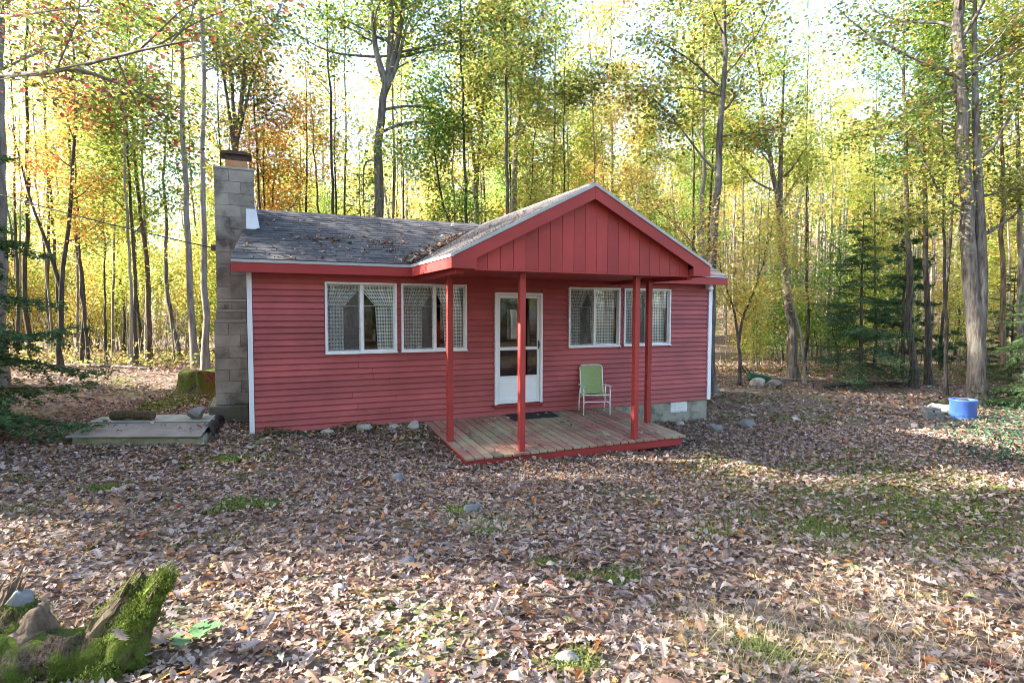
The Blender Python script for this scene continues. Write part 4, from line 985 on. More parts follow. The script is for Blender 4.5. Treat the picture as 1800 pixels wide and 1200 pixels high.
# conifers
sp = to_mesh(conifer(11, 5.9, .075, .5, 1.9, 'spruce', 28, .6, 26000, .085), 'bark_dark', 'needles')
q = atd(1513, 678, 19.5); place(sp, 'spruce', q[0], q[1], 'young dark green spruce standing alone right of the cottage', 'conifer')
sp2 = to_mesh(conifer(12, 6.5, .08, .9, 2.0, 'pine', 15, .2, 20000, .13, True), 'bark_dark', 'needles')
q = atd(1585, 672, 22); place(sp2, 'pine_tree', q[0], q[1], 'soft blue-green young pine just behind the spruce', 'conifer')
hm = to_mesh(conifer(13, 6.6, .11, .3, 2.6, 'hemlock', 30, .8, 64000, .092), 'bark_brown', 'needles')
q = atd(-165, 690, 8.6); place(hm, 'hemlock', q[0], q[1], 'drooping dark hemlock reaching in from the left picture edge', 'conifer', rot=.4)
q = atd(1815, 690, 15.5); place(hm, 'hemlock', q[0], q[1], 'low hemlock boughs at the right picture edge', 'conifer', rot=2.4, sc=.55)
q = atd(1775, 690, 21); place(sp, 'spruce', q[0], q[1], 'small spruce in shade behind the double trunk', 'conifer', rot=1.4, sc=.7)

# woodland copies -----------------------------------------------------------------------------------------
def straight(H, lean=.3, seed=0):
    r = np.random.RandomState(seed); return [np.zeros(3)] + [np.array([lean * f + r.normal(0, .07), r.normal(0, .1), H * f]) for f in (.15, .3, .5, .7, .85, 1.)]
protos = {}
def proto(key, *a, bk='bark_grey', **k):
    a = list(a); a[6] = int(a[6] * 1.9); a[7] *= .92; k.setdefault('sig', .34); protos[key] = to_mesh(broadleaf(*a, **k), bk)
proto('tall_a', 201, straight(16, .6, 1), .16, .38, 18, 3.2, 6000, .15, 'canopy', bk='bark_grey')
proto('tall_b', 202, straight(17, -.5, 2), .14, .42, 18, 3.0, 6000, .15, 'yellow', bk='bark_pale')
proto('tall_c', 203, straight(15, .3, 3), .12, .35, 18, 2.8, 5500, .15, 'green', bk='bark_dark')
proto('pole_a', 204, straight(16, .3, 4), .09, .6, 10, 2.0, 1300, .15, 'yellow', bk='bark_pale')
proto('pole_b', 205, straight(15, -.4, 5), .08, .55, 10, 2.0, 1300, .15, 'gold', bk='bark_grey')
proto('pole_c', 215, straight(13, .5, 15), .055, .5, 9, 1.7, 420, .14, 'yellow', bk='bark_pale')
proto('pole_d', 216, straight(14, -.3, 16), .065, .5, 9, 1.9, 420, .13, 'yellow', bk='bark_dark')
proto('mid_a', 206, straight(8, .5, 6), .07, .2, 18, 2.2, 4500, .13, 'yellow', bk='bark_dark')
proto('mid_b', 207, straight(9, -.4, 7), .075, .22, 18, 2.3, 4500, .13, 'green', bk='bark_dark')
proto('mid_c', 208, straight(8.5, .2, 8), .07, .25, 17, 2.2, 4200, .13, 'orange', bk='bark_dark')
proto('sap_a', 209, straight(4.6, .2, 9), .03, .06, 18, 1.35, 2600, .11, 'yellow', bk='bark_dark')
proto('sap_b', 210, straight(4., -.2, 10), .028, .06, 18, 1.3, 2600, .11, 'gold', bk='bark_dark')
proto('sap_c', 211, straight(5., .1, 11), .03, .08, 18, 1.4, 2600, .11, 'green', bk='bark_dark')
KIND = {'tall_a': ('tree', 'tall grey-barked yellowing tree'), 'tall_b': ('tree', 'tall pale-barked yellow tree'), 'tall_c': ('tree', 'tall dark-barked green tree'),
        'pole_a': ('tree', 'slender pale yellow-crowned tree'), 'pole_b': ('tree', 'slender grey gold-crowned tree'),
        'pole_c': ('tree', 'very thin pale bare-stemmed tree'),
        'pole_d': ('tree', 'thin dark bare-stemmed tree'),
        'mid_a': ('understory_tree', 'leafy yellow understory tree'), 'mid_b': ('understory_tree', 'leafy green understory tree'), 'mid_c': ('understory_tree', 'leafy orange understory tree'),
        'sap_a': ('sapling', 'bushy yellow-green sapling'), 'sap_b': ('sapling', 'bushy golden sapling'), 'sap_c': ('sapling', 'bushy green sapling')}
rs = np.random.RandomState(77); taken = []; ORDER = {}
_T = ['', 'first', 'second', 'third', 'fourth', 'fifth', 'sixth', 'seventh', 'eighth', 'ninth']
ORD = ['leftmost'] + _T[2:] + ['tenth', 'eleventh', 'twelfth', 'thirteenth', 'fourteenth', 'fifteenth', 'sixteenth', 'seventeenth', 'eighteenth', 'nineteenth']
for _a, _b in (('twentieth', 'twenty-'), ('thirtieth', 'thirty-'), ('fortieth', 'forty-')): ORD += [_a] + [_b + t for t in _T[1:]]
def allowed(x, y):
    if -2.5 < x < 12 and y < 7.6: return False
    if x >= 12 and y < 7.6 - max(0, x - 17.5) * 1.1: return False
    if x <= -2.5 and y < 7.4 and x > -6: return False
    return True
def scatter(n, D0, D1, p0, p1, keys, mind, where):
    k = 0; tries = 0
    while k < n and tries < n * 40:
        tries += 1
        D = math.sqrt(rs.uniform(D0 ** 2, D1 ** 2)); px = rs.uniform(p0, p1); P = atd(px, 560, D); x, y = P[0], P[1]
        if not allowed(x, y): continue
        if any((x - a) ** 2 + (y - b) ** 2 < mind ** 2 for a, b in taken): continue
        taken.append((x, y)); key = keys[rs.randint(len(keys))]; nm, lab = KIND[key]; k += 1
        o = place(protos[key], nm, x, y, lab + ' ' + where, 'tree' if nm != 'sapling' else 'sapling', rs.uniform(0, 6.28), rs.uniform(.8, 1.2), lab + 's ' + where); ORDER.setdefault((lab, where), []).append((px, o))
LW, BW, RW = 'in the woods left of the chimney', 'in the woods behind the cottage roof', 'in the woods right of the cottage'
scatter(22, 17, 24, -150, 420, ['pole_c', 'pole_d', 'pole_d'], .9, LW)
scatter(20, 22, 34, -150, 400, ['sap_a', 'sap_b', 'sap_a', 'sap_c'], 1.0, 'in the undergrowth left of the chimney')
scatter(9, 22, 36, -150, 400, ['mid_a', 'mid_b', 'mid_a', 'mid_c'], 1.6, LW)
scatter(20, 24, 50, -150, 420, ['pole_a', 'pole_b'], 1.0, LW)
scatter(24, 19, 26, 440, 1240, ['pole_d', 'pole_c', 'pole_d'], 1.2, BW)
scatter(18, 25, 42, 400, 1250, ['mid_a', 'mid_b', 'sap_a', 'mid_c', 'sap_c'], 2.0, BW)
scatter(5, 26, 38, 690, 1250, ['tall_c', 'tall_a', 'tall_b'], 2.2, BW)
scatter(20, 26, 50, 430, 1250, ['pole_a', 'pole_b'], 1.3, BW)
scatter(13, 23, 36, 1240, 1600, ['sap_a', 'sap_b', 'sap_c', 'mid_a'], 1.6, 'in the undergrowth right of the cottage')
scatter(8, 22, 36, 1580, 1950, ['mid_a', 'mid_b', 'sap_a', 'mid_b'], 2.2, 'behind the double trunk at right')
scatter(36, 23, 32, 1280, 1950, ['pole_d', 'pole_c', 'pole_c'], 1.0, RW)
scatter(46, 28, 62, 1270, 1950, ['pole_a', 'pole_b'], 1.1, RW)
for (lab, where), L in ORDER.items():
    L.sort(key=lambda t: t[0])
    for i, (px, o) in enumerate(L):
        if len(L) > 1: o['label'] = lab + ' ' + where + ', ' + (ORD[i] if i == 0 else ORD[i] + ' from left' if i < len(L) - 1 else 'rightmost')
# trees standing to the left out of the picture: they shade the yard
def offtree(x, y, key, sc, where):
    nm, lab = KIND[key]; place(protos[key], nm, x, y, lab + ' ' + where, 'tree', rs.uniform(0, 6.28), sc, lab + 's ' + where)
k = 0; tr = 0
while k < 34 and tr < 4000:
    tr += 1; x = rs.uniform(-30, -8.5); y = rs.uniform(-13, 15)
    cr = (np.array([x, y]) - np.array([2.6, -7.9])) @ np.array([.425, .905])
    if -1.9 < cr < 1.5 or cr > 9.5 or cr < -8 or any((x - a) ** 2 + (y - b) ** 2 < 2.2 ** 2 for a, b in taken): continue
    # stay outside the picture
    q = np.array([x, y, 0]) - CAM; d = q @ FW
    if d > 0 and 900 + FPX * (q @ RT) / d > -60: continue
    taken.append((x, y)); k += 1; offtree(x, y, ['tall_a', 'tall_c', 'mid_b', 'tall_a', 'mid_a'][k % 5], rs.uniform(.85, 1.15), 'beyond the left picture edge')
for i in range(38):
    x = -22 + 48 * ((i * .618) % 1) + rs.uniform(-1, 1); y = rs.uniform(-34, -19) + .25 * max(0, x - 6)
    offtree(x, y, ['tall_a', 'mid_b', 'tall_c', 'mid_a', 'tall_b', 'sap_c'][i % 6], rs.uniform(.9, 1.2), 'across the clearing behind the camera')

# far wooded hillside: reads as one mass
def far_woods(seed, n, d0, d1, a0, a1, label):
    r = np.random.RandomState(seed); V = []; Q = []; n0 = 0; LP = []; LC = []
    pn = ['yellow', 'gold', 'canopy', 'green', 'yellow', 'orange']
    for i in range(n):
        D = math.sqrt(r.uniform(d0 ** 2, d1 ** 2)); a_ = rad(YAW + r.uniform(a0, a1)); x, y = CAM[0] + D * math.sin(a_), CAM[1] + D * math.cos(a_); z = gzs(x, y); H = r.uniform(11, 17)
        v, q = tube([(x, y, z - .3), (x + r.normal(0, .3), y, z + H * .5), (x + r.normal(0, .5), y, z + H * .95)], [.17, .12, .04], 5); V.append(v); Q.append(q + n0); n0 += len(v)
        c = r.randint(8, 12); cen = np.stack([r.normal(0, 1.7, c), r.normal(0, 1.7, c), r.uniform(.3, 1., c) * H], 1) + np.array([x, y, z])
        for cc in cen:
            m = 26; LP.append(cc + r.normal(0, .85, (m, 3)) * np.array([1, 1, .7]))
        LC.append(palette(r, pn[r.randint(len(pn))], c * 26))
    LP = np.concatenate(LP); lv, lq, _ = leaf_quads(r, LP, .4, 'yellow'); lc = np.repeat(np.concatenate(LC), 4, 0)
    root = empty('far_woods'); tag(root, label, 'woods', kind='stuff')
    a = mobj('trunks', fast_mesh('trunks', np.concatenate(V), [np.concatenate(Q)], 'bark_pale', None, True), root); b = mobj('foliage', fast_mesh('foliage', lv, [lq], 'foliage', lc), root)
    for o in (a, b): o['kind'] = 'stuff'
far_woods(11, 130, 50, 115, -55, -24, 'thin sunlit wood far behind the trunks left of the chimney')
far_woods(9, 520, 44, 120, -24, 55, 'sunlit yellow-green wood covering the hillside far behind the trees')
far_woods(10, 170, 24, 60, 95, 265, 'woods on the far side of the clearing behind the camera')

# ------------------------------------------------------------------ fallen leaves, moss, grass, twigs
DEAD = [((.37, .27, .21), 4.5), ((.44, .35, .31), 5), ((.29, .18, .125), 4.5), ((.18, .105, .075), 2.8), ((.09, .06, .046), 1.6), ((.52, .43, .37), 2.0), ((.42, .18, .06), 1.1), ((.46, .31, .13), .8), ((.34, .05, .035), .15), ((.20, .24, .10), .3), ((.33, .27, .28), 1.6)]
dc = np.array([c for c, w in DEAD]); dw = np.array([w for c, w in DEAD], float); dw /= dw.sum()
def leaf_outline(kind):
    if kind == 'oak':       # lobed half outline along x from 0 to 1
        h = [(0, .012), (.10, .02), (.22, .15), (.30, .07), (.42, .25), (.50, .09), (.63, .27), (.72, .10), (.84, .17), (.93, .06), (1, 0)]
    elif kind == 'oval': h = [(0, .01), (.15, .08), (.38, .23), (.65, .22), (.88, .09), (1, 0)]
    elif kind == 'flat': h = [(0, 0.), (.45, .28), (1, 0)]
    else: h = [(0, 0.), (.4, .27), (.75, .2), (1, 0)]
    return h
def litter(rs, P, size, kind, name, tilt=.38, curl=1., zlift=.008, cols=None):
    """vectorised: every leaf a folded, curled sheet with mid-rib"""
    h = leaf_outline(kind); m = len(h); n = len(P)
    xs = np.array([a for a, b in h]); hw = np.array([b for a, b in h])
    T = np.concatenate([np.stack([xs, 0 * xs], 1), np.stack([xs[1:-1], hw[1:-1]], 1), np.stack([xs[1:-1], -hw[1:-1]], 1)]); nv = len(T)
    F = []
    L = lambda i: m + i - 1; R = lambda i: m + (m - 2) + i - 1
    tri = [(0, 1, L(1)), (0, R(1), 1)]; quad = []
    for i in range(1, m - 2): tri += [(i, i + 1, L(i + 1)), (i, L(i + 1), L(i)), (i, R(i + 1), i + 1), (i, R(i), R(i + 1))]
    tri += [(m - 2, m - 1, L(m - 2)), (m - 2, R(m - 2), m - 1)]
    tri = np.array(tri)
    s = size * np.clip(np.exp(rs.normal(-.18, .36, (n, 1))), .35, 1.6); cu = rs.normal(0, .75, (n, 1)) * curl; fo = rs.normal(.25, .45, (n, 1)) * curl; tw = rs.normal(0, .5, (n, 1)) * curl
    x = (T[None, :, 0] - .5) * s; y = T[None, :, 1] * s * rs.uniform(.8, 1.15, (n, 1))
    z = cu * (T[None, :, 0] - .5) ** 2 * s * 1.1 + fo * np.abs(T[None, :, 1]) * s + tw * (T[None, :, 0] - .5) * T[None, :, 1] * s * 2
    az = rs.uniform(0, 6.28, n); ax = rs.normal(0, tilt, n); ay = rs.normal(0, tilt, n)
    y2 = y * np.cos(ax)[:, None] - z * np.sin(ax)[:, None]; z2 = y * np.sin(ax)[:, None] + z * np.cos(ax)[:, None]
    x3 = x * np.cos(ay)[:, None] + z2 * np.sin(ay)[:, None]; z3 = -x * np.sin(ay)[:, None] + z2 * np.cos(ay)[:, None]
    X = x3 * np.cos(az)[:, None] - y2 * np.sin(az)[:, None]; Y = x3 * np.sin(az)[:, None] + y2 * np.cos(az)[:, None]
    z3 = z3 - z3.min(1, keepdims=True) * .75
    V = np.stack([X + P[:, 0:1], Y + P[:, 1:2], z3 + P[:, 2:3] + zlift], -1).reshape(-1, 3)
    Fa = (tri[None] + (np.arange(n) * nv)[:, None, None]).reshape(-1, 3)
    if cols is None: cols = dc[rs.choice(len(dc), n, p=dw)] * np.array([.83, .80, .77]) * rs.uniform(.7, 1.25, (n, 1))
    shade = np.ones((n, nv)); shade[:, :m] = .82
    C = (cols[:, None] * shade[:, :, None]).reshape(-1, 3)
    return V, Fa, C
def keepout(x, y):
    k = (x > -.0) & (x < HW) & (y > -.03) & (y < HD)                       # house
    k |= (x > -.62) & (x < 0) & (y > CY0 - .26) & (y < CY1)                # chimney
    k |= (x > DKX0) & (x < DKX1) & (y > DKY - .0) & (y < 0)                # deck
    u = (x + 2.36) / 1.78; yl = .12 - .82 * u; k |= (u > 0) & (u < 1) & (y > yl) & (y < yl + 1.5)
    k |= (x - tx) ** 2 + (y - ty) ** 2 < .36 ** 2
    return k
def wedge(rs, n, r0, r1, half=62):
    r = np.sqrt(rs.uniform(r0 ** 2, r1 ** 2, n)); a = np.radians(YAW) + np.radians(rs.uniform(-half, half, n))
    return CAM[0] + r * np.sin(a), CAM[1] + r * np.cos(a)
# moss / bare patches thin the litter
PATCH = [(815, 912, 6.0, .16), (850, 945, 5.3, .12), (425, 898, 5.9, .22), (470, 897, 5.9, .14), (1085, 1012, 4.2, .16), (1012, 1015, 4.15, .08), (958, 990, 4.4, .1), (1010, 1165, 2.95, .13), (410, 815, 7.6, .2), (180, 856, 6.4, .16),
         (1340, 1138, 3.2, .15), (340, 690, 12.2, .5), (300, 712, 11.2, .5), (1300, 860, 7.2, .25), (1450, 900, 6.8, .3), (1560, 850, 8.1, .35), (1700, 905, 7., .3), (1250, 955, 5.4, .2), (1650, 960, 5.9, .25), (1380, 965, 5.4, .2)]
_r = np.random.RandomState(6)
for _ in range(34):
    _px, _py = _r.uniform(1230, 1790), _r.uniform(790, 1010); PATCH.append((_px, _py, 2.35 * 1020 / (_py - 546 + .12 * (_px - 900) * 0), _r.uniform(.08, .24)))
for _ in range(10):
    _px, _py = _r.uniform(20, 560), _r.uniform(800, 960); PATCH.append((_px, _py, 1.95 * 1020 / (_py - 546), _r.uniform(.05, .14)))
PP = [(atd(a, b, D)[:2], r) for a, b, D, r in PATCH]
def thin(rs, x, y):
    n = vnoise(np.stack([x, y], 1), 4, .8); k = rs.rand(len(x)) < np.clip(1.08 - .9 * np.clip(n * 1.3 + .0, 0, 1), .18, 1)
    for ip, (c, r) in enumerate(PP): k &= ~(((x - c[0]) ** 2 + (y - c[1]) ** 2 < (r * 1.0) ** 2) & (rs.rand(len(x)) < (.8 if ip < 13 else .4)))
    return k & ~keepout(x, y)
lr = np.random.RandomState(31); LV = []; LF = []; LCc = []; n0 = 0
for n, r0, r1, kind, size in ((4500, 1.6, 4.6, 'oak', .08), (5000, 1.6, 4.6, 'oak', .06), (12000, 1.6, 4.6, 'oval', .05), (23000, 4.6, 8, 'kite', .062), (6000, 4.6, 8, 'oak', .08), (80000, 8, 14, 'flat', .074), (60000, 14, 30, 'flat', .125)):
    x, y = wedge(lr, n, r0, r1, 62 if r1 < 10 else 52); k = thin(lr, x, y); x, y = x[k], y[k]
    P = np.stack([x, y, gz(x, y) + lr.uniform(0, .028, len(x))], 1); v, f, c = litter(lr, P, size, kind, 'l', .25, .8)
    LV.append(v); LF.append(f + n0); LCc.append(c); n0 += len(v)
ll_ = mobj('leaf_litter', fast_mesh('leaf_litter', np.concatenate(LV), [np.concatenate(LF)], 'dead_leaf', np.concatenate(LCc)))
tag(ll_, 'thick carpet of brown fallen oak leaves over the yard', 'fallen leaves', kind='stuff')
# the largest single leaves in front
SHP = []
for i in range(14):
    r5 = np.random.RandomState(300 + i); c = dc[[0, 1, 2, 5, 6, 7, 2, 10, 1, 0, 3, 2, 0, 1][i]][None] * r5.uniform(.9, 1.15)
    v, f, cc = litter(r5, np.zeros((1, 3)), .105, 'oak' if i % 3 else 'oval', 'leaf', .15, .8, 0., c * .92); SHP.append(fast_mesh('leaf', v, [f], 'dead_leaf', cc))
x, y = wedge(lr, 900, 2.3, 5.2, 44); k = ~keepout(x, y); x, y = x[k][:290], y[k][:290]; zz = gz(x, y)
for i in range(len(x)): mobj('leaf', SHP[i % 14], GROUND, (x[i], y[i], zz[i] + lr.uniform(.025, .05)), (lr.normal(0, .2), lr.normal(0, .2), lr.uniform(0, 6.28)), lr.uniform(.7, 1.15))
# leaves on roof and deck
def roof_leaves():
    r = np.random.RandomState(8); P = []
    for i in range(150):
        t = r.uniform(0, .9) ; Y = -EV + (RY + EV) * t; xv = GX0 + (Y + EV) * SLP / GS; X = r.uniform(xl(Y) + .1, xv); P.append((X, Y, rz(Y) + .012))
    for c, s, m in (((1.15, .75), .10, 40), ((2.25, .72), .10, 45), ((1.35, .45), .2, 25), ((2.3, .3), .15, 25)):
        for i in range(m): X, Y = r.normal(c[0], s * 1.8), r.normal(c[1], s * .6); P.append((X, Y, rz(Y) + .012))
    for i in range(520):
        t = r.uniform(0, .75) ** 1.3; Y = -EV + (RY + EV) * t; xv = GX0 + (Y + EV) * SLP / GS; X = xv - abs(r.normal(0, .12)) + .05
        z = max(rz(Y), ZE + (X - GX0) * GS); P.append((X, Y, z + .012 + r.uniform(0, .03)))
    for i in range(40):
        X = r.uniform(GX0 + .05, GXM - .3); Y = r.uniform(GY + .1, 0); P.append((X, Y, ZE + (X - GX0) * GS + .02))
    v, f, c = litter(r, np.array(P), .085, 'oval', 'l', .3); c = c * 1.25
    tag(mobj('roof_leaves', fast_mesh('roof_leaves', v, [f], 'dead_leaf', c)), 'dry leaves scattered on the roof and heaped in its valley', 'fallen leaves', kind='stuff')
    P = []
    while len(P) < 80:
        X, Y = r.uniform(DKX0 + .05, DKX1 - .05), r.uniform(DKY + .05, -.06)
        P.append((X, Y, dz(Y) + .014))
    v, f, c = litter(r, np.array(P), .12, 'oak', 'l', .16); c = c * 1.25
    tag(mobj('deck_leaves', fast_mesh('deck_leaves', v, [f], 'dead_leaf', c)), 'few dry oak leaves scattered on the porch deck', 'fallen leaves', kind='stuff')
    P = [(-2.25 + 1.6 * a, .15 - .75 * a + .75 * b, .175 + .04 * b) for a, b in r.rand(26, 2)]
    v, f, c = litter(r, np.array(P), .09, 'oval', 'l', .15)
    tag(mobj('cover_leaves', fast_mesh('cover_leaves', v, [f], 'dead_leaf', c)), 'dry leaves lying on the cistern cover', 'fallen leaves', kind='stuff')
roof_leaves()
# moss + grass
def blades(rs, P, h, w, cols, lean=.5):
    n = len(P); a = rs.uniform(0, 6.28, n); d = np.stack([np.cos(a), np.sin(a), 0 * a], 1); s = np.stack([-np.sin(a), np.cos(a), 0 * a], 1); hh = (h * rs.uniform(.5, 1.3, n))[:, None]; le = (lean * rs.uniform(.2, 1.6, n))[:, None]
    up_ = np.array([0, 0, 1.])
    mid = P + d * hh * le * .35 + up_ * hh * .6; V = np.stack([P - s * w, P + s * w, mid - s * w * .7, mid + s * w * .7, P + d * hh * le + up_ * hh * np.maximum(.15, 1 - .3 * le)], 1).reshape(-1, 3)
    i = np.arange(n) * 5; F = np.concatenate([np.stack([i, i + 1, i + 3], 1), np.stack([i, i + 3, i + 2], 1), np.stack([i + 2, i + 3, i + 4], 1)])
    return V, F, np.repeat(cols, 5, 0)
def ground_plants():
    r = np.random.RandomState(12); V = []; F = []; C = []; n0 = 0; MV = []; MF = []; m0 = 0
    for ip, (c, rr) in enumerate(PP):
        D = math.hypot(c[0] - CAM[0], c[1] - CAM[1]); sparse = ip >= 13
        if sparse: rr = rr * 2.4
        n = int(min(2200, (2400 if sparse else 22000) * rr * rr))
        a = r.uniform(0, 6.28, n); q = rr * np.sqrt(r.rand(n)) * (1 + .35 * np.sin(3 * a + rr * 40) + .2 * np.sin(7 * a)); x = c[0] + q * np.cos(a) * 1.25; y = c[1] + q * np.sin(a); k = ~keepout(x, y); x, y = x[k], y[k]
        P = np.stack([x, y, gz(x, y) + .012], 1); g = np.array([[.14, .175, .055]]) * r.uniform(.55, 1.4, (len(x), 1)) + r.uniform(0, .05, (len(x), 1)) * np.array([[1, 1, .2]])
        v, f, cc = blades(r, P, .035, .006 if D < 8 else .014, g, .9); V.append(v); F.append(f + n0); C.append(cc); n0 += len(v)
    tag(mobj('moss', fast_mesh('moss', np.concatenate(V), [np.concatenate(F)], 'grass_blade', np.concatenate(C))), 'bright green moss cushions showing between fallen leaves', 'moss', kind='stuff')
    V = []; F = []; C = []; n0 = 0
    def tuft(cx, cy, sx, sy, n, h, w, base, lean):
        nonlocal n0
        x = r.normal(cx, sx, n); y = r.normal(cy, sy, n); k = ~keepout(x, y); x, y = x[k], y[k]; P = np.stack([x, y, gz(x, y)], 1)
        v, f, cc = blades(r, P, h, w, np.array([base]) * r.uniform(.6, 1.4, (len(x), 1)), lean); V.append(v); F.append(f + n0); C.append(cc); n0 += len(v)
    q = atd(1500, 1120, 3.4); tuft(q[0], q[1], .75, .5, 1500, .15, .0013, (.46, .39, .24), 1.6)
    q = atd(1330, 1130, 3.2); tuft(q[0], q[1], .3, .25, 600, .10, .0014, (.30, .30, .12), 1.4)
    q = atd(850, 930, 5.6); tuft(q[0], q[1], .3, .22, 500, .07, .002, (.35, .38, .22), 1.3)
    q = atd(1650, 1010, 5.); tuft(q[0], q[1], .8, .5, 1800, .07, .002, (.22, .24, .10), 1.3)
    for px, py, D, n in ((1400, 860, 7.6, 1800), (1600, 830, 8.8, 2400), (1250, 800, 9.5, 1500), (1420, 740, 13, 1600), (100, 930, 5.2, 700), (430, 770, 9.2, 700), (1300, 700, 16, 1600)):
        q = atd(px, py, D); tuft(q[0], q[1], .9, .6, n, .05, .004, (.14, .18, .06), 1.1)
    tag(mobj('grass', fast_mesh('grass', np.concatenate(V), [np.concatenate(F)], 'grass_blade', np.concatenate(C))), 'sparse dry and green grass among the leaves', 'grass', kind='stuff')
    # low periwinkle-like ground cover at the right edge and ferns/brush along the tree line
    LP = []
    for i in range(2600): 
        D = r.uniform(9, 17); P = atd(1700 + r.normal(90, 75), 700, D); LP.append((P[0], P[1], gzs(P[0], P[1]) + r.uniform(.02, .26)))
    LP = np.array(LP); k = ~keepout(LP[:, 0], LP[:, 1]); LP = LP[k]; lv, lq, _ = leaf_quads(r, LP, .075, 'green', .7)
    cc = np.repeat(np.array([[.045, .085, .05]]) * r.uniform(.6, 1.9, (len(LP), 1)), 4, 0)
    tag(mobj('ground_cover', fast_mesh('ground_cover', lv, [lq], 'grass_blade', cc)), 'dark glossy ground cover spreading around the blue planter', 'ground cover', kind='stuff')
    X = r.uniform(.15, 2.3, 620); Yw = -.07 - np.abs(r.normal(0, .07, 620)); LP = np.stack([X, Yw, gz(X, Yw) + r.uniform(.0, .09, 620) * (1 + .6 * np.sin(X * 5))], 1); lv, lq, _ = leaf_quads(r, LP, .045, 'green', .6)
    tag(mobj('weeds', fast_mesh('weeds', lv, [lq], 'grass_blade', np.repeat(np.array([[.06, .12, .04]]) * r.uniform(.6, 1.8, (620, 1)), 4, 0))), 'small green weeds along the foot of the left wall', 'weeds', kind='stuff')
    LP = []; LC2 = []; n = 9000
    px = r.uniform(-250, 2050, n); D = np.where(px < 420, r.uniform(16, 21, n), np.where(px < 1240, r.uniform(20, 24, n), r.uniform(19.5, 25, n)))
    P = CAM + (FW + (px[:, None] - 900) / FPX * RT) * D[:, None]; hgt = r.gamma(1.3, .18, n); k = np.array([allowed(a, b) for a, b in P[:, :2]])
    P = P[k]; P[:, 2] = gz(P[:, 0], P[:, 1]) + hgt[k]; lv, lq, lc = leaf_quads(r, P, .11, 'gold'); 
    lc2 = np.repeat(palette(r, 'yellow', len(P)) * .6, 4, 0)
    tag(mobj('brush', fast_mesh('brush', lv, [lq], 'foliage', lc2)), 'low leafy brush along the edge of the woods', 'brush', kind='stuff')
    # twiggy stems in the undergrowth
    V = []; Q = []; n0 = 0
    for i in range(420):
        px = r.uniform(-120, 1950); D = r.uniform(17, 25) if px < 420 else r.uniform(20, 27); P = atd(px, 560, D)
        if not allowed(P[0], P[1]): continue
        z = gzs(P[0], P[1]); h = r.uniform(.8, 3.2); l = r.normal(0, .25, 2) * h; v, q = tube([(P[0], P[1], z), (P[0] + l[0] * .4 + r.normal(0, .05), P[1] + l[1] * .4, z + h * .5), (P[0] + l[0], P[1] + l[1], z + h)], [.016, .011, .004], 4); V.append(v); Q.append(q + n0); n0 += len(v)
    tag(mobj('brush_stems', fast_mesh('brush_stems', np.concatenate(V), [np.concatenate(Q)], 'bark_grey')), 'thin bare stems crowding the woodland undergrowth', 'brush', kind='stuff')
ground_plants()
# fallen logs and sticks
def ground_log(px0, py0, D0, px1, py1, D1, r, label, mat='bark_grey', seed=5, name='fallen_log'):
    a = atd(px0, py0, D0); b = atd(px1, py1, D1); a[2] = gzs(a[0], a[1]) + r * .8; b[2] = gzs(b[0], b[1]) + r * .8
    return log(name, a, b, r, label, mat, seed, 'log', r * .5, .5)
ground_log(110, 640, 16.5, 265, 655, 15.6, .06, 'thin fallen trunk along the left edge of the woods', 'bark_grey', 6)
ground_log(1440, 690, 19, 1600, 684, 20, .09, 'long fallen trunk at the foot of the spruce', 'bark_dark', 7)
ground_log(1310, 668, 21, 1450, 676, 20.5, .06, 'fallen pole left of the spruce at the tree line', 'bark_grey', 8)
STK = [((1130, 1030, 4.05), (1168, 1070, 3.75), .011, 'dark stick upright-lying beyond the bottom moss'), ((930, 1078, 3.65), (1120, 1062, 3.75), .012, 'curved dark stick lying in the middle foreground'), ((262, 890, 6.), (330, 862, 6.5), .012, 'grey stick in the leaves at left'),
       ((120, 1000, 3.7), (190, 1052, 3.3), .008, 'pale forked twig beside the mossy stump'), ((640, 1170, 2.85), (655, 1110, 3.1), .010, 'grey stick at the bottom centre'), ((1130, 985, 4.4), (1250, 1010, 4.2), .008, 'thin straight stick beside the moss'), ((1190, 770, 10.4), (1300, 790, 9.6), .015, 'stick near the right deck corner')]
for i, (a, b, r, lab) in enumerate(STK):
    A = atd(*a); Bq = atd(*b); A[2] = gzs(A[0], A[1]) + .045; Bq[2] = gzs(Bq[0], Bq[1]) + .045; rs_ = np.random.RandomState(60 + i); L = np.linalg.norm(Bq - A)
    s = empty('stick', tuple(A), lab, 'stick'); n = 7
    P = np.array([(Bq - A) * t / n + rs_.normal(0, L * .02, 3) * np.array([1, 1, .3]) for t in range(n + 1)])
    MB().tube(P, np.linspace(r, r * .45, n + 1), 7).build('stem', 'twig', s, True)
    p = P[4]; d = (Bq - A) / L; sdv = np.cross(d, [0, 0, 1.])
    MB().tube([p, p + d * L * .12 + sdv * L * .08, p + d * L * .2 + sdv * L * .17 + np.array([0, 0, .01])], [r * .55, r * .4, r * .2], 6).build('side_twig', 'twig', s, True)

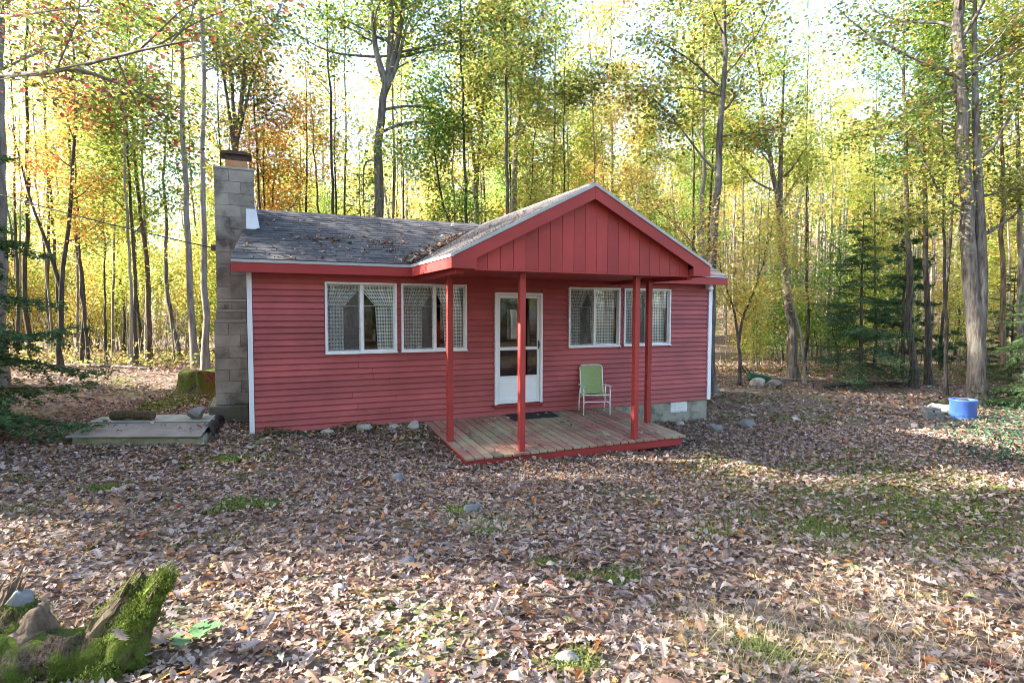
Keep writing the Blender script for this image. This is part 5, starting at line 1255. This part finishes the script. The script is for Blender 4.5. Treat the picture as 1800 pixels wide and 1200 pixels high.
# mossy foreground stump with two broken prongs
def mossy_stump():
    c = atd(105, 1150, 2.9); bx, by = c[0], c[1]; bz = gzs(bx, by)
    root = empty('mossy_stump', (bx, by, bz), 'rotten moss-covered stump with broken prongs in the near left corner', 'stump')
    def prong(p0, p1, r, seed, mat='stump_wood', e=.12):
        r5 = np.random.RandomState(seed); n = 16; K = 30; P = [np.array(p0) + (np.array(p1) - np.array(p0)) * t / n + r5.normal(0, .006, 3) for t in range(n + 1)]
        R = [r * (1 - t / n) ** .62 * r5.uniform(.9, 1.1) + .006 for t in range(n + 1)]
        v, q = tube(P, R, K); rr = np.array(v); ax_ = np.repeat(np.array(P), K, 0); th_ = np.tile(np.arange(K), n + 1) * 2 * np.pi / K; rg = r5.normal(0, 1, 9); prof_ = sum(rg[h] / (h + 1.5) * np.sin((h + 1) * th_ + 2.1 * h + seed) for h in range(9)); gr_ = np.repeat(r5.uniform(-.09, .09, K)[None], n + 1, 0).ravel(); rr = ax_ + (rr - ax_) * (1 + .16 * prof_ + gr_ + .05 * r5.normal(size=len(rr)))[:, None]; rr += .008 * np.stack([vnoise(rr, seed + i, 16) for i in range(3)], 1)
        mb = MB().addarr(rr, q)
        if r < .12:
            ax1 = (np.array(p1) - np.array(p0)); ax1 /= np.linalg.norm(ax1)
            for _ in range(7):
                o_ = np.array(P[n - 4]) + r5.normal(0, r * .3, 3); mb.tube([o_, o_ + ax1 * r5.uniform(.05, .11) + r5.normal(0, .006, 3), o_ + ax1 * r5.uniform(.11, .17) + r5.normal(0, .01, 3)], [.011, .007, .001], 5)
        mb.build('prong', mat, root, r >= .12)
    R2 = np.array([RT[0], RT[1], 0]); F2 = np.array([math.sin(y_), math.cos(y_), 0]); U3 = np.array([0, 0, 1.])
    W2 = lambda l, d, u: tuple(R2 * l + F2 * d + U3 * u)
    prong(W2(-.34, .02, -.25), W2(-.20, .06, .335), .30, 1, 'stump_wood')
    prong(W2(-.42, .05, .1), W2(-.30, .1, .40), .10, 2, 'bark_brown')
    prong(W2(-.16, -.02, .0), W2(-.115, .04, .335), .13, 8, 'bark_brown')
    prong(W2(-.40, -.05, .02), W2(.42, .0, .11), .20, 3)
    prong(W2(.28, -.10, -.35), W2(.405, .02, .36), .19, 4)
    prong(W2(.12, .05, .02), W2(.392, .06, .46), .105, 5, 'bark_brown')
    prong(W2(.26, .03, .06), W2(.51, .05, .47), .10, 6)
    prong(W2(.30, .0, .16), W2(.535, .0, .42), .07, 7, 'moss')
    prong(W2(.30, -.08, .02), W2(.46, -.25, -.2), .13, 9)
    prong(W2(-.1, -.2, -.1), W2(.25, -.25, -.0), .16, 10)
    # moss fuzz on the body
    r5 = np.random.RandomState(5); P = []; 
    for o in root.children:
        me = o.data; co = np.array([v.co[:] for v in me.vertices]); no = np.array([v.normal[:] for v in me.vertices])
        kx = (no[:, 2] > -.2) & (vnoise(co, 33, 8.) > (-.1 if o.data.materials[0].name == 'stump_wood' else .4 if o.data.materials[0].name != 'moss' else -2))
        for cpt in co[kx]: P.append(cpt + r5.normal(0, .012, (17, 3)))
    P = np.concatenate(P); g = np.array([[.12, .16, .035]]) * r5.uniform(.35, 1.6, (len(P), 1))
    v, f, cc = blades(r5, P - np.array([0, 0, .006]), .013, .0022, g, 1.)
    o = mobj('moss', fast_mesh('moss', v, [f], 'grass_blade', cc), root); o['kind'] = 'stuff'
    q = atd(36, 1050, 2.95); me = rock_mesh(92, 'rock_blue', .9)
    tag(mobj('rock', me, None, (q[0], q[1], q[2] - .01), (.1, .1, .5), (.07, .062, .07)), 'rounded blue-grey stone resting on the mossy stump', 'rock')
    # oak leaf lying on the stump
    q = atd(212, 1118, 2.6); v, f, cc = litter(np.random.RandomState(4), np.zeros((1, 3)), .16, 'oak', 'leaf', .05, .5, 0., np.array([[.26, .20, .15]]))
    tag(mobj('oak_leaf', fast_mesh('oak_leaf', v, [f], 'dead_leaf', cc), None, tuple(q), (.5, 0, 2.)), 'large tan oak leaf lying on the mossy stump', 'leaf')
mossy_stump()
# green fern-like sprig by the stump
q = atd(335, 1108, 3.1); sg = empty('green_sprig', (q[0], q[1], gzs(q[0], q[1]) + .03), 'pale green leafy sprig on the leaves right of the mossy stump', 'plant')
r6 = np.random.RandomState(3)
for i, a in enumerate((.2, .7, 3.6, 4.5, 5.6)):
    v, f, cc = litter(r6, np.zeros((1, 3)), .15, 'oak', 'leaf', .05, .5, 0., np.array([[.16, .30, .14]])); mobj('leaf', fast_mesh('leaf', v, [f], 'grass_blade', cc), sg, (.07 * math.cos(a), .07 * math.sin(a), .02), (0, -.2, a))
MB().tube([(-.06, 0, .0), (0, 0, .03), (.06, .02, .03)], .004, 6).build('stem', 'twig', sg)
